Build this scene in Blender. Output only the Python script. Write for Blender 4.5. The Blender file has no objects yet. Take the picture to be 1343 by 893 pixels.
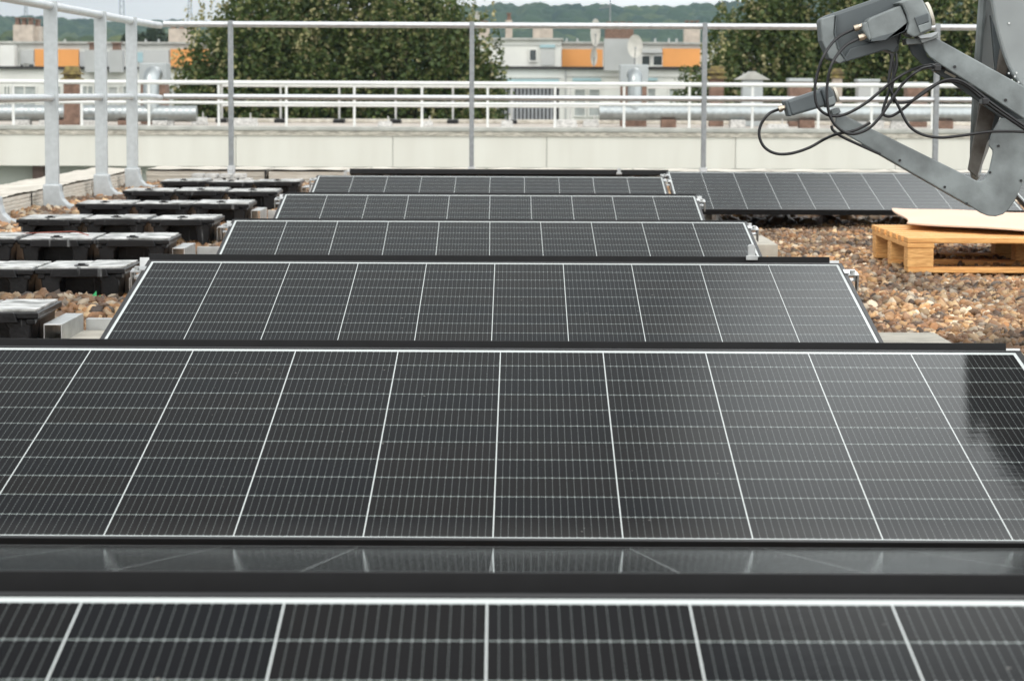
import bpy, math, random
import numpy as np
from mathutils import Matrix, Vector
random.seed(7); rng = np.random.default_rng(11)
R = math.radians
S = bpy.context.scene
COL = S.collection

# ------------------------------------------------------------------ camera
F = 3427.0; PITCH = R(5.443); ROLL = R(-0.254); EYE = 0.75
_c, _s = math.cos(PITCH), math.sin(PITCH); _cr, _sr = math.cos(ROLL), math.sin(ROLL)
cd = bpy.data.cameras.new('camera'); cam = bpy.data.objects.new('camera', cd); COL.objects.link(cam)
right = Vector((_cr, -_sr * _s, -_sr * _c)); up = Vector((_sr, _cr * _s, _cr * _c)); fw = Vector((0, _c, -_s))
M = Matrix.Identity(4)
for i in range(3):
    M[i][0] = right[i]; M[i][1] = up[i]; M[i][2] = -fw[i]
M[2][3] = EYE
cam.matrix_world = M
cd.sensor_width = 36; cd.lens = F / 1343 * 36; cd.clip_start = 0.05; cd.clip_end = 20000
cd.dof.use_dof = True; cd.dof.focus_distance = 5.9; cd.dof.aperture_fstop = 16
S.camera = cam

def at(px, py, Y):
    """world point on the line of sight of photo pixel (px, py) at distance Y"""
    a = (px - 671.5) / F; b = -(py - 446.5) / F
    x = a * _cr + b * _sr; u = -a * _sr + b * _cr
    y = _c + u * _s; z = -_s + u * _c
    k = Y / y
    return Vector((x * k, Y, EYE + z * k))

# ------------------------------------------------------------------ world, sun, exposure
SUN_EL, SUN_AZ = 50, -145          # azimuth clockwise from +Y
W = bpy.data.worlds.new('World'); S.world = W; W.use_nodes = True
nt = W.node_tree; nt.nodes.clear()
def N(nt, t, **k):
    n = nt.nodes.new(t)
    for a, b in k.items(): setattr(n, a, b)
    return n
out = N(nt, 'ShaderNodeOutputWorld'); bg = N(nt, 'ShaderNodeBackground'); bg.inputs['Strength'].default_value = 0.1
sky = N(nt, 'ShaderNodeTexSky'); sky.sky_type = 'NISHITA'; sky.sun_disc = False
sky.sun_elevation = R(SUN_EL); sky.sun_rotation = R(SUN_AZ); sky.air_density = 1.0; sky.dust_density = 3.0
tc = N(nt, 'ShaderNodeTexCoord')
mp = N(nt, 'ShaderNodeMapping'); mp.inputs['Scale'].default_value = (1, 1, 2.6)
nz = N(nt, 'ShaderNodeTexNoise'); nz.inputs['Scale'].default_value = 2.4; nz.inputs['Detail'].default_value = 5; nz.inputs['Roughness'].default_value = .5
nt.links.new(tc.outputs['Generated'], mp.inputs['Vector']); nt.links.new(mp.outputs[0], nz.inputs['Vector'])
cr = N(nt, 'ShaderNodeValToRGB')
cr.color_ramp.elements[0].position = .32; cr.color_ramp.elements[0].color = (.80, .83, .85, 1)
cr.color_ramp.elements[1].position = .68; cr.color_ramp.elements[1].color = (1.0, .995, .975, 1)
nt.links.new(nz.outputs['Fac'], cr.inputs['Fac'])
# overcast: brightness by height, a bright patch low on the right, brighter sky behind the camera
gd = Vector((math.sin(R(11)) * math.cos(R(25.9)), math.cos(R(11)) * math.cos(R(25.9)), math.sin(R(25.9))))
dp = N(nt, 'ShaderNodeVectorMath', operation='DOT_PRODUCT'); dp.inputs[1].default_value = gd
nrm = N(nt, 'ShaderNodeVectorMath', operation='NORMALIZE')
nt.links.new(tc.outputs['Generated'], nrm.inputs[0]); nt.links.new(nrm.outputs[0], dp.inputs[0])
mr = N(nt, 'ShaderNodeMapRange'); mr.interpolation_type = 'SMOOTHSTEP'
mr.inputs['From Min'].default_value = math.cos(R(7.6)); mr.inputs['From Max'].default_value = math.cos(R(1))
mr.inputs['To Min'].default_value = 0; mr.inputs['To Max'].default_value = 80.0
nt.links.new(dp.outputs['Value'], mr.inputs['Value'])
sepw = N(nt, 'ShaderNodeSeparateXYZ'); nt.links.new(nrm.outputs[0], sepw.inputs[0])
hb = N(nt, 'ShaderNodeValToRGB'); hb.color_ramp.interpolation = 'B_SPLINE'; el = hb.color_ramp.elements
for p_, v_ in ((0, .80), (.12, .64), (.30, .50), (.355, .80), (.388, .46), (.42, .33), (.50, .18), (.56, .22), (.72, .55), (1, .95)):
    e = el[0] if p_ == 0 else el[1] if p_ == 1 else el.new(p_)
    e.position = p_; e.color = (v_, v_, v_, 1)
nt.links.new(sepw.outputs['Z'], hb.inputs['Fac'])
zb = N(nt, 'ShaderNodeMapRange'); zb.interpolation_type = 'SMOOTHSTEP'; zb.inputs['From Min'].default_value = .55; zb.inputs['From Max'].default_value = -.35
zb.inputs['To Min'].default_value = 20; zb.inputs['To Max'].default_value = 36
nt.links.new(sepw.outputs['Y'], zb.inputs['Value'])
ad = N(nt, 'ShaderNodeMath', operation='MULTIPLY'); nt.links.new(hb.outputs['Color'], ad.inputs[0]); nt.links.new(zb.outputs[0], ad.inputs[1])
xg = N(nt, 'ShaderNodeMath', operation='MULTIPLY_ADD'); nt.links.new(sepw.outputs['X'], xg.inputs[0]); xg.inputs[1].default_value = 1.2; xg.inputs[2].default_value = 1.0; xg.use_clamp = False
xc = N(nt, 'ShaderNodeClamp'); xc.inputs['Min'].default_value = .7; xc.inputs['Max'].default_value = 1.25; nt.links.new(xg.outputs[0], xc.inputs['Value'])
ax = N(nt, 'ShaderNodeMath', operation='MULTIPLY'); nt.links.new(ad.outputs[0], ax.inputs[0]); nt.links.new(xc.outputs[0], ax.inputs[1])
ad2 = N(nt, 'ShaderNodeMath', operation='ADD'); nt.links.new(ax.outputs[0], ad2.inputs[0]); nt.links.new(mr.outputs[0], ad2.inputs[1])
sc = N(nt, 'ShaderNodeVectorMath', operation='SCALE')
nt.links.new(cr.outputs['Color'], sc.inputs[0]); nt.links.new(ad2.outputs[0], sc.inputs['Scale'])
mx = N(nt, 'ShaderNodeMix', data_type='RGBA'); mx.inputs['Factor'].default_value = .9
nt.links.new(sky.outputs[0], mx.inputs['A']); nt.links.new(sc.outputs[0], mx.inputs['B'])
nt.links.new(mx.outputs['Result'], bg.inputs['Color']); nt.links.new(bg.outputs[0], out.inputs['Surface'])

sd = bpy.data.lights.new('sun', 'SUN'); sun = bpy.data.objects.new('sun', sd); COL.objects.link(sun)
sd.energy = 1.4; sd.angle = R(30); sd.color = (1, .96, .9)
sv = Vector((math.sin(R(SUN_AZ)) * math.cos(R(SUN_EL)), math.cos(R(SUN_AZ)) * math.cos(R(SUN_EL)), math.sin(R(SUN_EL))))
sun.rotation_euler = sv.to_track_quat('Z', 'Y').to_euler(); sun.location = (8, -4, 30)
S.view_settings.view_transform = 'Standard'; S.view_settings.look = 'None'; S.view_settings.exposure = -0.42
S.view_settings.gamma = 1; S.view_settings.use_curve_mapping = False
S.cycles.max_bounces = 8; S.cycles.volume_bounces = 1

# ------------------------------------------------------------------ materials
def math_(nt, op, a, b=None, c=None):
    n = nt.nodes.new('ShaderNodeMath'); n.operation = op
    for i, v in enumerate((a, b, c)):
        if v is None: continue
        if isinstance(v, (int, float)): n.inputs[i].default_value = v
        else: nt.links.new(v, n.inputs[i])
    return n.outputs[0]
def mixc(nt, f, a, b):
    n = nt.nodes.new('ShaderNodeMix'); n.data_type = 'RGBA'
    for k, v in (('Factor', f), ('A', a), ('B', b)):
        if isinstance(v, (int, float)): n.inputs[k].default_value = v
        elif isinstance(v, tuple): n.inputs[k].default_value = v if len(v) == 4 else v + (1,)
        else: nt.links.new(v, n.inputs[k])
    return n.outputs['Result']
def mat(name, col, rough=.6, metal=0, var=.12, scale=8, bump=0, bscale=60, col2=None, spec=.5, streak=None, ior=None):
    m = bpy.data.materials.new(name); m.use_nodes = True; nt = m.node_tree
    b = nt.nodes['Principled BSDF']
    t = nt.nodes.new('ShaderNodeTexCoord')
    n = nt.nodes.new('ShaderNodeTexNoise'); n.inputs['Scale'].default_value = scale; n.inputs['Detail'].default_value = 6
    oi = nt.nodes.new('ShaderNodeObjectInfo'); va = nt.nodes.new('ShaderNodeVectorMath'); va.operation = 'MULTIPLY_ADD'
    nt.links.new(oi.outputs['Random'], va.inputs[0]); va.inputs[1].default_value = (7, 5, 3); nt.links.new(t.outputs['Object'], va.inputs[2]); TO = va.outputs[0]
    if streak:
        mpp = nt.nodes.new('ShaderNodeMapping'); mpp.inputs['Scale'].default_value = streak
        nt.links.new(TO, mpp.inputs[0]); nt.links.new(mpp.outputs[0], n.inputs['Vector'])
    else: nt.links.new(TO, n.inputs['Vector'])
    c2 = col2 or tuple(max(0, x * (1 - 2.2 * var)) for x in col)
    f = nt.nodes.new('ShaderNodeMapRange'); f.inputs['From Min'].default_value = .35; f.inputs['From Max'].default_value = .68
    nt.links.new(n.outputs['Fac'], f.inputs['Value'])
    nt.links.new(mixc(nt, f.outputs[0], c2, col), b.inputs['Base Color'])
    b.inputs['Roughness'].default_value = rough; b.inputs['Metallic'].default_value = metal
    b.inputs['Specular IOR Level'].default_value = spec
    if ior: b.inputs['IOR'].default_value = ior
    if bump:
        n2 = nt.nodes.new('ShaderNodeTexNoise'); n2.inputs['Scale'].default_value = bscale; n2.inputs['Detail'].default_value = 4
        nt.links.new(t.outputs['Object'], n2.inputs['Vector'])
        bp = nt.nodes.new('ShaderNodeBump'); bp.inputs['Strength'].default_value = bump; bp.inputs['Distance'].default_value = .01
        nt.links.new(n2.outputs['Fac'], bp.inputs['Height']); nt.links.new(bp.outputs[0], b.inputs['Normal'])
    return m
def island_mat(name, stops, rough=.7, bump=0, bscale=120, transl=0, mottle=.3, patches=0):
    m = bpy.data.materials.new(name); m.use_nodes = True; nt = m.node_tree; b = nt.nodes['Principled BSDF']
    g = nt.nodes.new('ShaderNodeNewGeometry'); r = nt.nodes.new('ShaderNodeValToRGB')
    el = r.color_ramp.elements
    while len(el) < len(stops): el.new(.5)
    for e, (p, c) in zip(el, stops): e.position = p; e.color = c + (1,)
    nt.links.new(g.outputs['Random Per Island'], r.inputs['Fac'])
    t = nt.nodes.new('ShaderNodeTexCoord'); n = nt.nodes.new('ShaderNodeTexNoise')
    n.inputs['Scale'].default_value = bscale; n.inputs['Detail'].default_value = 3
    nt.links.new(t.outputs['Object'], n.inputs['Vector'])
    k = math_(nt, 'MULTIPLY_ADD', n.outputs['Fac'], mottle * 2, 1 - mottle)
    if patches:
        n4 = nt.nodes.new('ShaderNodeTexNoise'); n4.inputs['Scale'].default_value = patches; n4.inputs['Detail'].default_value = 4; nt.links.new(t.outputs['Object'], n4.inputs['Vector'])
        m4 = nt.nodes.new('ShaderNodeMapRange'); m4.inputs['From Min'].default_value = .42; m4.inputs['From Max'].default_value = .60; m4.inputs['To Min'].default_value = .48; m4.inputs['To Max'].default_value = 1.4
        nt.links.new(n4.outputs['Fac'], m4.inputs['Value']); k = math_(nt, 'MULTIPLY', k, m4.outputs[0])
    v = nt.nodes.new('ShaderNodeVectorMath'); v.operation = 'SCALE'
    nt.links.new(r.outputs['Color'], v.inputs[0]); nt.links.new(k, v.inputs['Scale'])
    nt.links.new(v.outputs[0], b.inputs['Base Color']); b.inputs['Roughness'].default_value = rough
    if transl:
        tr = nt.nodes.new('ShaderNodeBsdfTranslucent'); nt.links.new(v.outputs[0], tr.inputs['Color'])
        ms = nt.nodes.new('ShaderNodeMixShader'); ms.inputs[0].default_value = transl
        nt.links.new(b.outputs[0], ms.inputs[1]); nt.links.new(tr.outputs[0], ms.inputs[2])
        nt.links.new(ms.outputs[0], nt.nodes['Material Output'].inputs['Surface'])
    return m

CP, CH, NX, NY = .1835, .0925, 10, 11
def cell_material():
    m = bpy.data.materials.new('solar cells under glass'); m.use_nodes = True; nt = m.node_tree; b = nt.nodes['Principled BSDF']
    t = nt.nodes.new('ShaderNodeTexCoord'); sp = nt.nodes.new('ShaderNodeSeparateXYZ'); nt.links.new(t.outputs['Object'], sp.inputs[0])
    x, y = sp.outputs['X'], sp.outputs['Y']
    u = math_(nt, 'ADD', math_(nt, 'DIVIDE', x, CP), 5.0); v = math_(nt, 'DIVIDE', y, -CH)
    fu = math_(nt, 'FRACT', u); fv = math_(nt, 'FRACT', v)
    du = math_(nt, 'MULTIPLY', math_(nt, 'MINIMUM', fu, math_(nt, 'SUBTRACT', 1.0, fu)), CP)
    dv = math_(nt, 'MULTIPLY', math_(nt, 'MINIMUM', fv, math_(nt, 'SUBTRACT', 1.0, fv)), CH)
    colline = math_(nt, 'LESS_THAN', du, .00085)
    rowline = math_(nt, 'LESS_THAN', dv, .00075)
    fb = math_(nt, 'FRACT', math_(nt, 'ADD', math_(nt, 'MULTIPLY', fu, 17.0), .5))
    db = math_(nt, 'ADD', math_(nt, 'MULTIPLY', math_(nt, 'ABSOLUTE', math_(nt, 'SUBTRACT', fb, .5)), CP / 17), math_(nt, 'LESS_THAN', du, .004))
    fd = math_(nt, 'FRACT', math_(nt, 'MULTIPLY', fv, 9.0))
    dot = math_(nt, 'LESS_THAN', math_(nt, 'ABSOLUTE', math_(nt, 'SUBTRACT', fd, .5)), .28)
    pad = math_(nt, 'LESS_THAN', dv, .0042)
    wid = math_(nt, 'MAXIMUM', math_(nt, 'MULTIPLY_ADD', dot, .00022, .00015), math_(nt, 'MULTIPLY', pad, .0008))
    bus = math_(nt, 'LESS_THAN', db, wid)
    bd = math_(nt, 'MAXIMUM', math_(nt, 'GREATER_THAN', math_(nt, 'ABSOLUTE', x), 5 * CP),
               math_(nt, 'MAXIMUM', math_(nt, 'GREATER_THAN', y, 0.0), math_(nt, 'LESS_THAN', y, -NY * CH)))
    # tone of each half cell
    cb = nt.nodes.new('ShaderNodeCombineXYZ'); nt.links.new(math_(nt, 'FLOOR', u), cb.inputs[0]); nt.links.new(math_(nt, 'FLOOR', v), cb.inputs[1])
    oi = nt.nodes.new('ShaderNodeObjectInfo'); nt.links.new(oi.outputs['Random'], cb.inputs[2])
    wn = nt.nodes.new('ShaderNodeTexWhiteNoise'); nt.links.new(cb.outputs[0], wn.inputs['Vector'])
    cell = mixc(nt, wn.outputs['Value'], (.0060, .0066, .0080), (.0082, .0074, .0074))
    c = mixc(nt, math_(nt, 'MULTIPLY', bus, math_(nt, 'MULTIPLY_ADD', pad, .3, .55)), cell, (.22, .24, .235))
    c = mixc(nt, math_(nt, 'MULTIPLY', rowline, .95), c, (.33, .37, .355))
    c = mixc(nt, math_(nt, 'MAXIMUM', colline, bd), c, (.54, .57, .56))
    # thin film of dust with its own shape
    n = nt.nodes.new('ShaderNodeTexNoise'); n.inputs['Scale'].default_value = 3.5; n.inputs['Detail'].default_value = 8; n.inputs['Roughness'].default_value = .65
    nt.links.new(t.outputs['Object'], n.inputs['Vector'])
    low_ = nt.nodes.new('ShaderNodeMapRange'); low_.inputs['From Min'].default_value = 10.2; low_.inputs['From Max'].default_value = 11.05; low_.inputs['To Min'].default_value = .012; low_.inputs['To Max'].default_value = .07
    nt.links.new(v, low_.inputs['Value']); dst = math_(nt, 'MULTIPLY', n.outputs['Fac'], low_.outputs[0])
    c = mixc(nt, dst, c, (.45, .43, .40))
    nd = nt.nodes.new('ShaderNodeTexNoise'); nd.inputs['Scale'].default_value = 75; nd.inputs['Detail'].default_value = 2; vo = nt.nodes.new('ShaderNodeVectorMath'); vo.operation = 'ADD'
    nt.links.new(t.outputs['Object'], vo.inputs[0]); nt.links.new(oi.outputs['Random'], vo.inputs[1]); nt.links.new(vo.outputs[0], nd.inputs['Vector'])
    c = mixc(nt, math_(nt, 'MULTIPLY', math_(nt, 'GREATER_THAN', nd.outputs['Fac'], .775), .35), c, (.5, .48, .44))
    nt.links.new(c, b.inputs['Base Color'])
    n3 = nt.nodes.new('ShaderNodeTexNoise'); n3.inputs['Scale'].default_value = 900; nt.links.new(t.outputs['Object'], n3.inputs['Vector'])
    b.inputs['Roughness'].default_value = .6; b.inputs['Specular IOR Level'].default_value = 0
    bp = nt.nodes.new('ShaderNodeBump'); bp.inputs['Strength'].default_value = .03; bp.inputs['Distance'].default_value = .0005
    nt.links.new(n3.outputs['Fac'], bp.inputs['Height'])
    mw = nt.nodes.new('ShaderNodeMapping'); mw.inputs['Scale'].default_value = (14, 70, 1); nt.links.new(t.outputs['Object'], mw.inputs[0])
    nw = nt.nodes.new('ShaderNodeTexNoise'); nw.inputs['Scale'].default_value = 1; nw.inputs['Detail'].default_value = 3; nt.links.new(mw.outputs[0], nw.inputs['Vector'])
    b2 = nt.nodes.new('ShaderNodeBump'); b2.inputs['Strength'].default_value = 1; b2.inputs['Distance'].default_value = .0001
    nt.links.new(nw.outputs['Fac'], b2.inputs['Height']); nt.links.new(bp.outputs[0], b2.inputs['Normal']); bp = b2
    # anti reflective solar glass: reflects only towards grazing view
    gl = nt.nodes.new('ShaderNodeBsdfGlossy'); gl.inputs['Color'].default_value = (.97, 1, 1, 1)
    nt.links.new(math_(nt, 'MULTIPLY_ADD', n.outputs['Fac'], .04, .015), gl.inputs['Roughness']); nt.links.new(bp.outputs[0], gl.inputs['Normal'])
    fr_ = nt.nodes.new('ShaderNodeFresnel'); fr_.inputs['IOR'].default_value = 1.3
    fac = math_(nt, 'MULTIPLY', math_(nt, 'POWER', fr_.outputs[0], 2.0), 1.06)
    ms = nt.nodes.new('ShaderNodeMixShader'); nt.links.new(fac, ms.inputs[0]); nt.links.new(b.outputs[0], ms.inputs[1]); nt.links.new(gl.outputs[0], ms.inputs[2])
    nt.links.new(ms.outputs[0], nt.nodes['Material Output'].inputs['Surface'])
    return m
MT = dict(
    cells=cell_material(),
    black=mat('black anodised frame', (.010, .010, .0105), .45, var=.1, scale=30, spec=.2),
    plastic=mat('weathered black plastic', (.010, .010, .011), .35, var=.25, scale=14, bump=.15, bscale=90, col2=(.005, .005, .0055), spec=.3),
    alu=mat('dull aluminium', (.66, .67, .66), .38, .85, var=.1, scale=20, bump=.05),
    dirtyalu=mat('dirty aluminium sheet', (.86, .86, .83), .36, .3, scale=13, col2=(.16, .16, .145), bump=.15, bscale=30),
    galv=mat('galvanised steel', (.66, .68, .69), .42, .75, var=.08, scale=26),
    galvp=mat('galvanised post', (.50, .53, .54), .5, .35, var=.06, scale=30),
    galvdark=mat('dark galvanised post', (.30, .32, .33), .5, .3, var=.1, scale=30),  # darker grey of the post steel, for the far railing
    whiterail=mat('white painted rail', (.78, .78, .75), .5, 0, var=.05, scale=4),
    farrail=mat('grey far rail', (.5, .5, .48), .5, .2, var=.05, scale=4),
    fascia=mat('off white fascia panel', (.67, .66, .595), .75, scale=1, bump=.05, col2=(.62, .605, .54), streak=(2.2, 1, .35)),
    capgrey=mat('grey parapet cap', (.47, .47, .43), .8, var=.12, scale=3),
    weather=mat('weathered concrete strip', (.62, .58, .50), .9, scale=7, col2=(.26, .24, .2), streak=(1, 1, 6)),
    membrane=mat('cream layered parapet', (.72, .68, .60), .85, scale=9, col2=(.55, .49, .41), streak=(1, 1, 14), bump=.3, bscale=40),
    memtop=mat('cream roof sheet', (.70, .66, .58), .8, scale=6, col2=(.48, .44, .37), bump=.3, bscale=12),
    paver=mat('concrete paver', (.50, .47, .40), .85, var=.12, scale=12, bump=.2, bscale=150),
    stone=mat('pale ballast block', (.66, .65, .62), .85, var=.2, scale=20),
    roofbase=mat('roof underlay', (.24, .18, .13), .95, scale=30, col2=(.08, .06, .045)),
    roofpale=mat('pale far roof', (.55, .50, .44), .95, scale=3, col2=(.34, .30, .26)),
    wood=mat('pine pallet wood', (.86, .49, .17), .7, scale=5, col2=(.60, .28, .085), streak=(2, 26, 26), bump=.2, bscale=40),
    endgrain=mat('pallet block wood', (.84, .49, .18), .75, scale=9, col2=(.56, .27, .085), streak=(3, 3, 20)),
    cardboard=mat('cardboard', (.84, .60, .45), .8, var=.05, scale=3, bump=.03),
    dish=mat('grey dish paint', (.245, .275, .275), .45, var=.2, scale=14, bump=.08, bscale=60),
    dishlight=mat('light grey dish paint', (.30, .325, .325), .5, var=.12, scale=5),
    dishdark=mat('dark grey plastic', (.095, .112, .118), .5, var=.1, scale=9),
    rust=mat('rusty dirty metal', (.17, .16, .14), .8, scale=16, col2=(.055, .04, .03)),
    rubber=mat('black cable rubber', (.012, .012, .013), .38, var=.1),
    brass=mat('nickel connector', (.62, .53, .42), .35, .8, var=.1, scale=40),
    cream=mat('cream plastic cap', (.70, .66, .56), .6, var=.05),
    render_=mat('white facade render', (.74, .74, .69), .85, var=.05, scale=.8),
    rendergrey=mat('grey facade render', (.44, .45, .44), .85, var=.06, scale=.8),
    green=mat('pale green facade', (.56, .60, .54), .85, var=.05, scale=.8),
    orange=mat('orange facade panel', (.80, .36, .11), .8, var=.04, scale=.6),
    teal=mat('pale blue shutter', (.36, .52, .55), .7, var=.05, scale=1),
    roller=mat('grey roller shutter', (.50, .51, .49), .6, var=.03),
    glass=mat('dark window glass', (.06, .075, .075), .12, 0, var=.2, scale=2),
    curtain=mat('net curtain behind glass', (.42, .45, .43), .3, var=.15, scale=3),
    nearblack=mat('near black edge', (.035, .033, .032), .8, var=.1),  # near-black tone of ledges, fascia backing and louvre backing
    louvre=mat('grey louvre', (.32, .33, .34), .6, var=.08, scale=4),
    brick=mat('brown brick', (.24, .15, .11), .9, var=.2, scale=9),
    pinkbrick=mat('pale chimney render', (.50, .43, .36), .9, var=.12, scale=3),
    moss=mat('mossy chimney cap', (.24, .19, .06), .95, scale=9, col2=(.07, .05, .03)),
    duct=mat('galvanised duct', (.40, .43, .43), .33, .9, var=.08, scale=3),
    ductbox=mat('grey sheet metal box', (.42, .45, .45), .5, .3, var=.06, scale=2),
    dishwhite=mat('white satellite dish', (.62, .60, .54), .6, var=.08, scale=3),
    steel=mat('dark pylon steel', (.30, .31, .32), .6, .2),
    bark=mat('bark', (.10, .075, .05), .9, var=.2, scale=12, bump=.3),
    town=mat('distant ground', (.10, .13, .07), .95, scale=.02, col2=(.16, .15, .12)),
    leafgreen=mat('green leaf', (.03, .38, .12), .5, var=.05),
    redwire=mat('red brown wire', (.30, .07, .04), .5),
    brownpost=mat('brown pillar', (.20, .14, .12), .8),
)
def streaky(m):
    nt = m.node_tree; b = nt.nodes['Principled BSDF']; old = b.inputs['Base Color'].links[0].from_socket
    t = nt.nodes.new('ShaderNodeTexCoord'); oi = nt.nodes.new('ShaderNodeObjectInfo'); va = nt.nodes.new('ShaderNodeVectorMath'); va.operation = 'ADD'
    nt.links.new(oi.outputs['Random'], va.inputs[0]); nt.links.new(t.outputs['Object'], va.inputs[1])
    mp_ = nt.nodes.new('ShaderNodeMapping'); mp_.inputs['Scale'].default_value = (60, 12, 6); nt.links.new(va.outputs[0], mp_.inputs[0])
    n = nt.nodes.new('ShaderNodeTexNoise'); n.inputs['Scale'].default_value = 1; n.inputs['Detail'].default_value = 5; nt.links.new(mp_.outputs[0], n.inputs['Vector'])
    f = nt.nodes.new('ShaderNodeMapRange'); f.inputs['From Min'].default_value = .64; f.inputs['From Max'].default_value = .74; f.inputs['To Max'].default_value = .45; nt.links.new(n.outputs['Fac'], f.inputs['Value'])
    nt.links.new(mixc(nt, f.outputs[0], old, (.35, .36, .36)), b.inputs['Base Color'])
streaky(MT['plastic'])
MT['pebble'] = island_mat('river pebbles', [(0, (.48, .29, .13)), (.12, (.16, .075, .035)), (.24, (.40, .21, .085)), (.36, (.05, .034, .025)), (.48, (.28, .145, .065)), (.60, (.54, .37, .20)), (.72, (.09, .068, .05)), (.82, (.36, .17, .065)), (.90, (.19, .15, .115)), (1, (.72, .59, .42))], .55, bscale=50, mottle=.45, patches=1.7)
MT['leaf'] = island_mat('tree leaves', [(0, (.034, .058, .012)), (.35, (.075, .112, .022)), (.6, (.048, .082, .018)), (.84, (.13, .16, .040)), (.95, (.24, .24, .09)), (1, (.34, .28, .15))], .6, bscale=1, transl=.3, mottle=.1)
MT['leaftip'] = island_mat('pale shoot tips', [(0, (.14, .17, .05)), (.4, (.28, .27, .11)), (.7, (.40, .36, .18)), (1, (.50, .44, .24))], .7, bscale=1, transl=.25, mottle=.1)
MT['conifer'] = island_mat('conifer needles', [(0, (.02, .035, .016)), (1, (.035, .055, .025))], .8, bscale=1, mottle=.1)

# ------------------------------------------------------------------ mesh helpers
class MB:
    def __init__(s): s.v = []; s.f = []
    def add(s, vs, fs):
        o = len(s.v); s.v += [tuple(p) for p in vs]; s.f += [tuple(i + o for i in f) for f in fs]; return s
    def box(s, x0, x1, y0, y1, z0, z1, m=None, taper=0):
        t = taper
        vs = [Vector(p) for p in ((x0, y0, z0), (x1, y0, z0), (x1, y1, z0), (x0, y1, z0), (x0 + t, y0 + t, z1), (x1 - t, y0 + t, z1), (x1 - t, y1 - t, z1), (x0 + t, y1 - t, z1))]
        if m is not None: vs = [m @ p for p in vs]
        return s.add(vs, [(3, 2, 1, 0), (4, 5, 6, 7), (0, 1, 5, 4), (1, 2, 6, 5), (2, 3, 7, 6), (3, 0, 4, 7)])
    def prism(s, pts, d):
        """closed outline of 3d points pushed along d"""
        n = len(pts); a = [Vector(p) for p in pts]; b = [p + Vector(d) for p in a]
        nrm = Vector((0, 0, 0))
        for i in range(n): nrm += a[i].cross(a[(i + 1) % n])
        fl = nrm.dot(Vector(d)) > 0
        F1 = tuple(range(n))[::-1] if fl else tuple(range(n)); F2 = tuple(range(n, 2 * n)) if fl else tuple(range(n, 2 * n))[::-1]
        q = [((i, (i + 1) % n, n + (i + 1) % n, n + i) if fl else (n + i, n + (i + 1) % n, (i + 1) % n, i)) for i in range(n)]
        return s.add(a + b, [F1, F2] + q)
    def tube(s, pts, r, n=10, cap=True, rs=None):
        pts = [Vector(p) for p in pts]; o = len(s.v); vs = []; fs = []
        ref = Vector((0, 0, 1))
        for i, p in enumerate(pts):
            t = (pts[min(i + 1, len(pts) - 1)] - pts[max(i - 1, 0)]).normalized()
            rf = ref if abs(t.dot(ref)) < .95 else Vector((1, 0, 0))
            a = t.cross(rf).normalized(); b = t.cross(a).normalized()
            if i and prev.dot(a) < 0 and abs(prev.dot(a)) > abs(prev.dot(b)): a, b = -a, -b
            if i:
                a2 = (prev - t * prev.dot(t)).normalized(); a = a2; b = t.cross(a)
            prev = a
            rr = rs[i] if rs else r
            for k in range(n):
                th = 2 * math.pi * k / n
                vs.append(p + a * math.cos(th) * rr + b * math.sin(th) * rr)
        for i in range(len(pts) - 1):
            for k in range(n):
                k2 = (k + 1) % n
                fs.append((i * n + k, i * n + k2, (i + 1) * n + k2, (i + 1) * n + k))
        if cap: fs += [tuple(range(n))[::-1], tuple(range((len(pts) - 1) * n, len(pts) * n))]
        return s.add(vs, fs)
    def build(s, name, m, parent=None, smooth=False, bevel=0, kind=None):
        me = bpy.data.meshes.new(name); base = Vector((0, 0, 0)); p = parent
        while p is not None: base += p.location; p = p.parent
        me.from_pydata([tuple(Vector(v) - base) for v in s.v], [], s.f); me.validate()
        me.materials.append(m if not isinstance(m, str) else MT[m])
        o = bpy.data.objects.new(name, me); COL.objects.link(o); o.parent = parent
        if smooth:
            me.polygons.foreach_set('use_smooth', [True] * len(me.polygons))
            try: me.set_sharp_from_angle(angle=R(40))
            except Exception: pass
        if bevel:
            b = o.modifiers.new('bevel', 'BEVEL'); b.width = bevel; b.segments = 2; b.limit_method = 'ANGLE'; b.angle_limit = R(40)
        if kind: o['kind'] = kind
        return o
def tag(o, label, cat, group=None):
    o['label'] = label; o['category'] = cat
    if group: o['group'] = group
    return o
def thing(name, loc, label, cat, group=None):
    o = bpy.data.objects.new(name, None); COL.objects.link(o); o.location = loc; o.empty_display_size = .1
    return tag(o, label, cat, group)
def copy_thing(src, loc, label):
    kids = [c for c in COL.objects if c.parent == src]
    r = src.copy(); COL.objects.link(r); r.location = loc; r['label'] = label
    for k in kids:
        c = k.copy(); COL.objects.link(c); c.parent = r
        for g in [q for q in COL.objects if q.parent == k]:
            d = g.copy(); COL.objects.link(d); d.parent = c
    return r
def spline(pts, n=8):
    P = [Vector(p) for p in pts]; P = [P[0] * 2 - P[1]] + P + [P[-1] * 2 - P[-2]]; o = []
    for i in range(1, len(P) - 2):
        for k in range(n):
            t = k / n; a, b, c, d = P[i - 1:i + 3]
            o.append(.5 * ((2 * b) + (c - a) * t + (2 * a - 5 * b + 4 * c - d) * t * t + (3 * b - 3 * c + d - a) * t ** 3))
    return o + [P[-2]]
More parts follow.
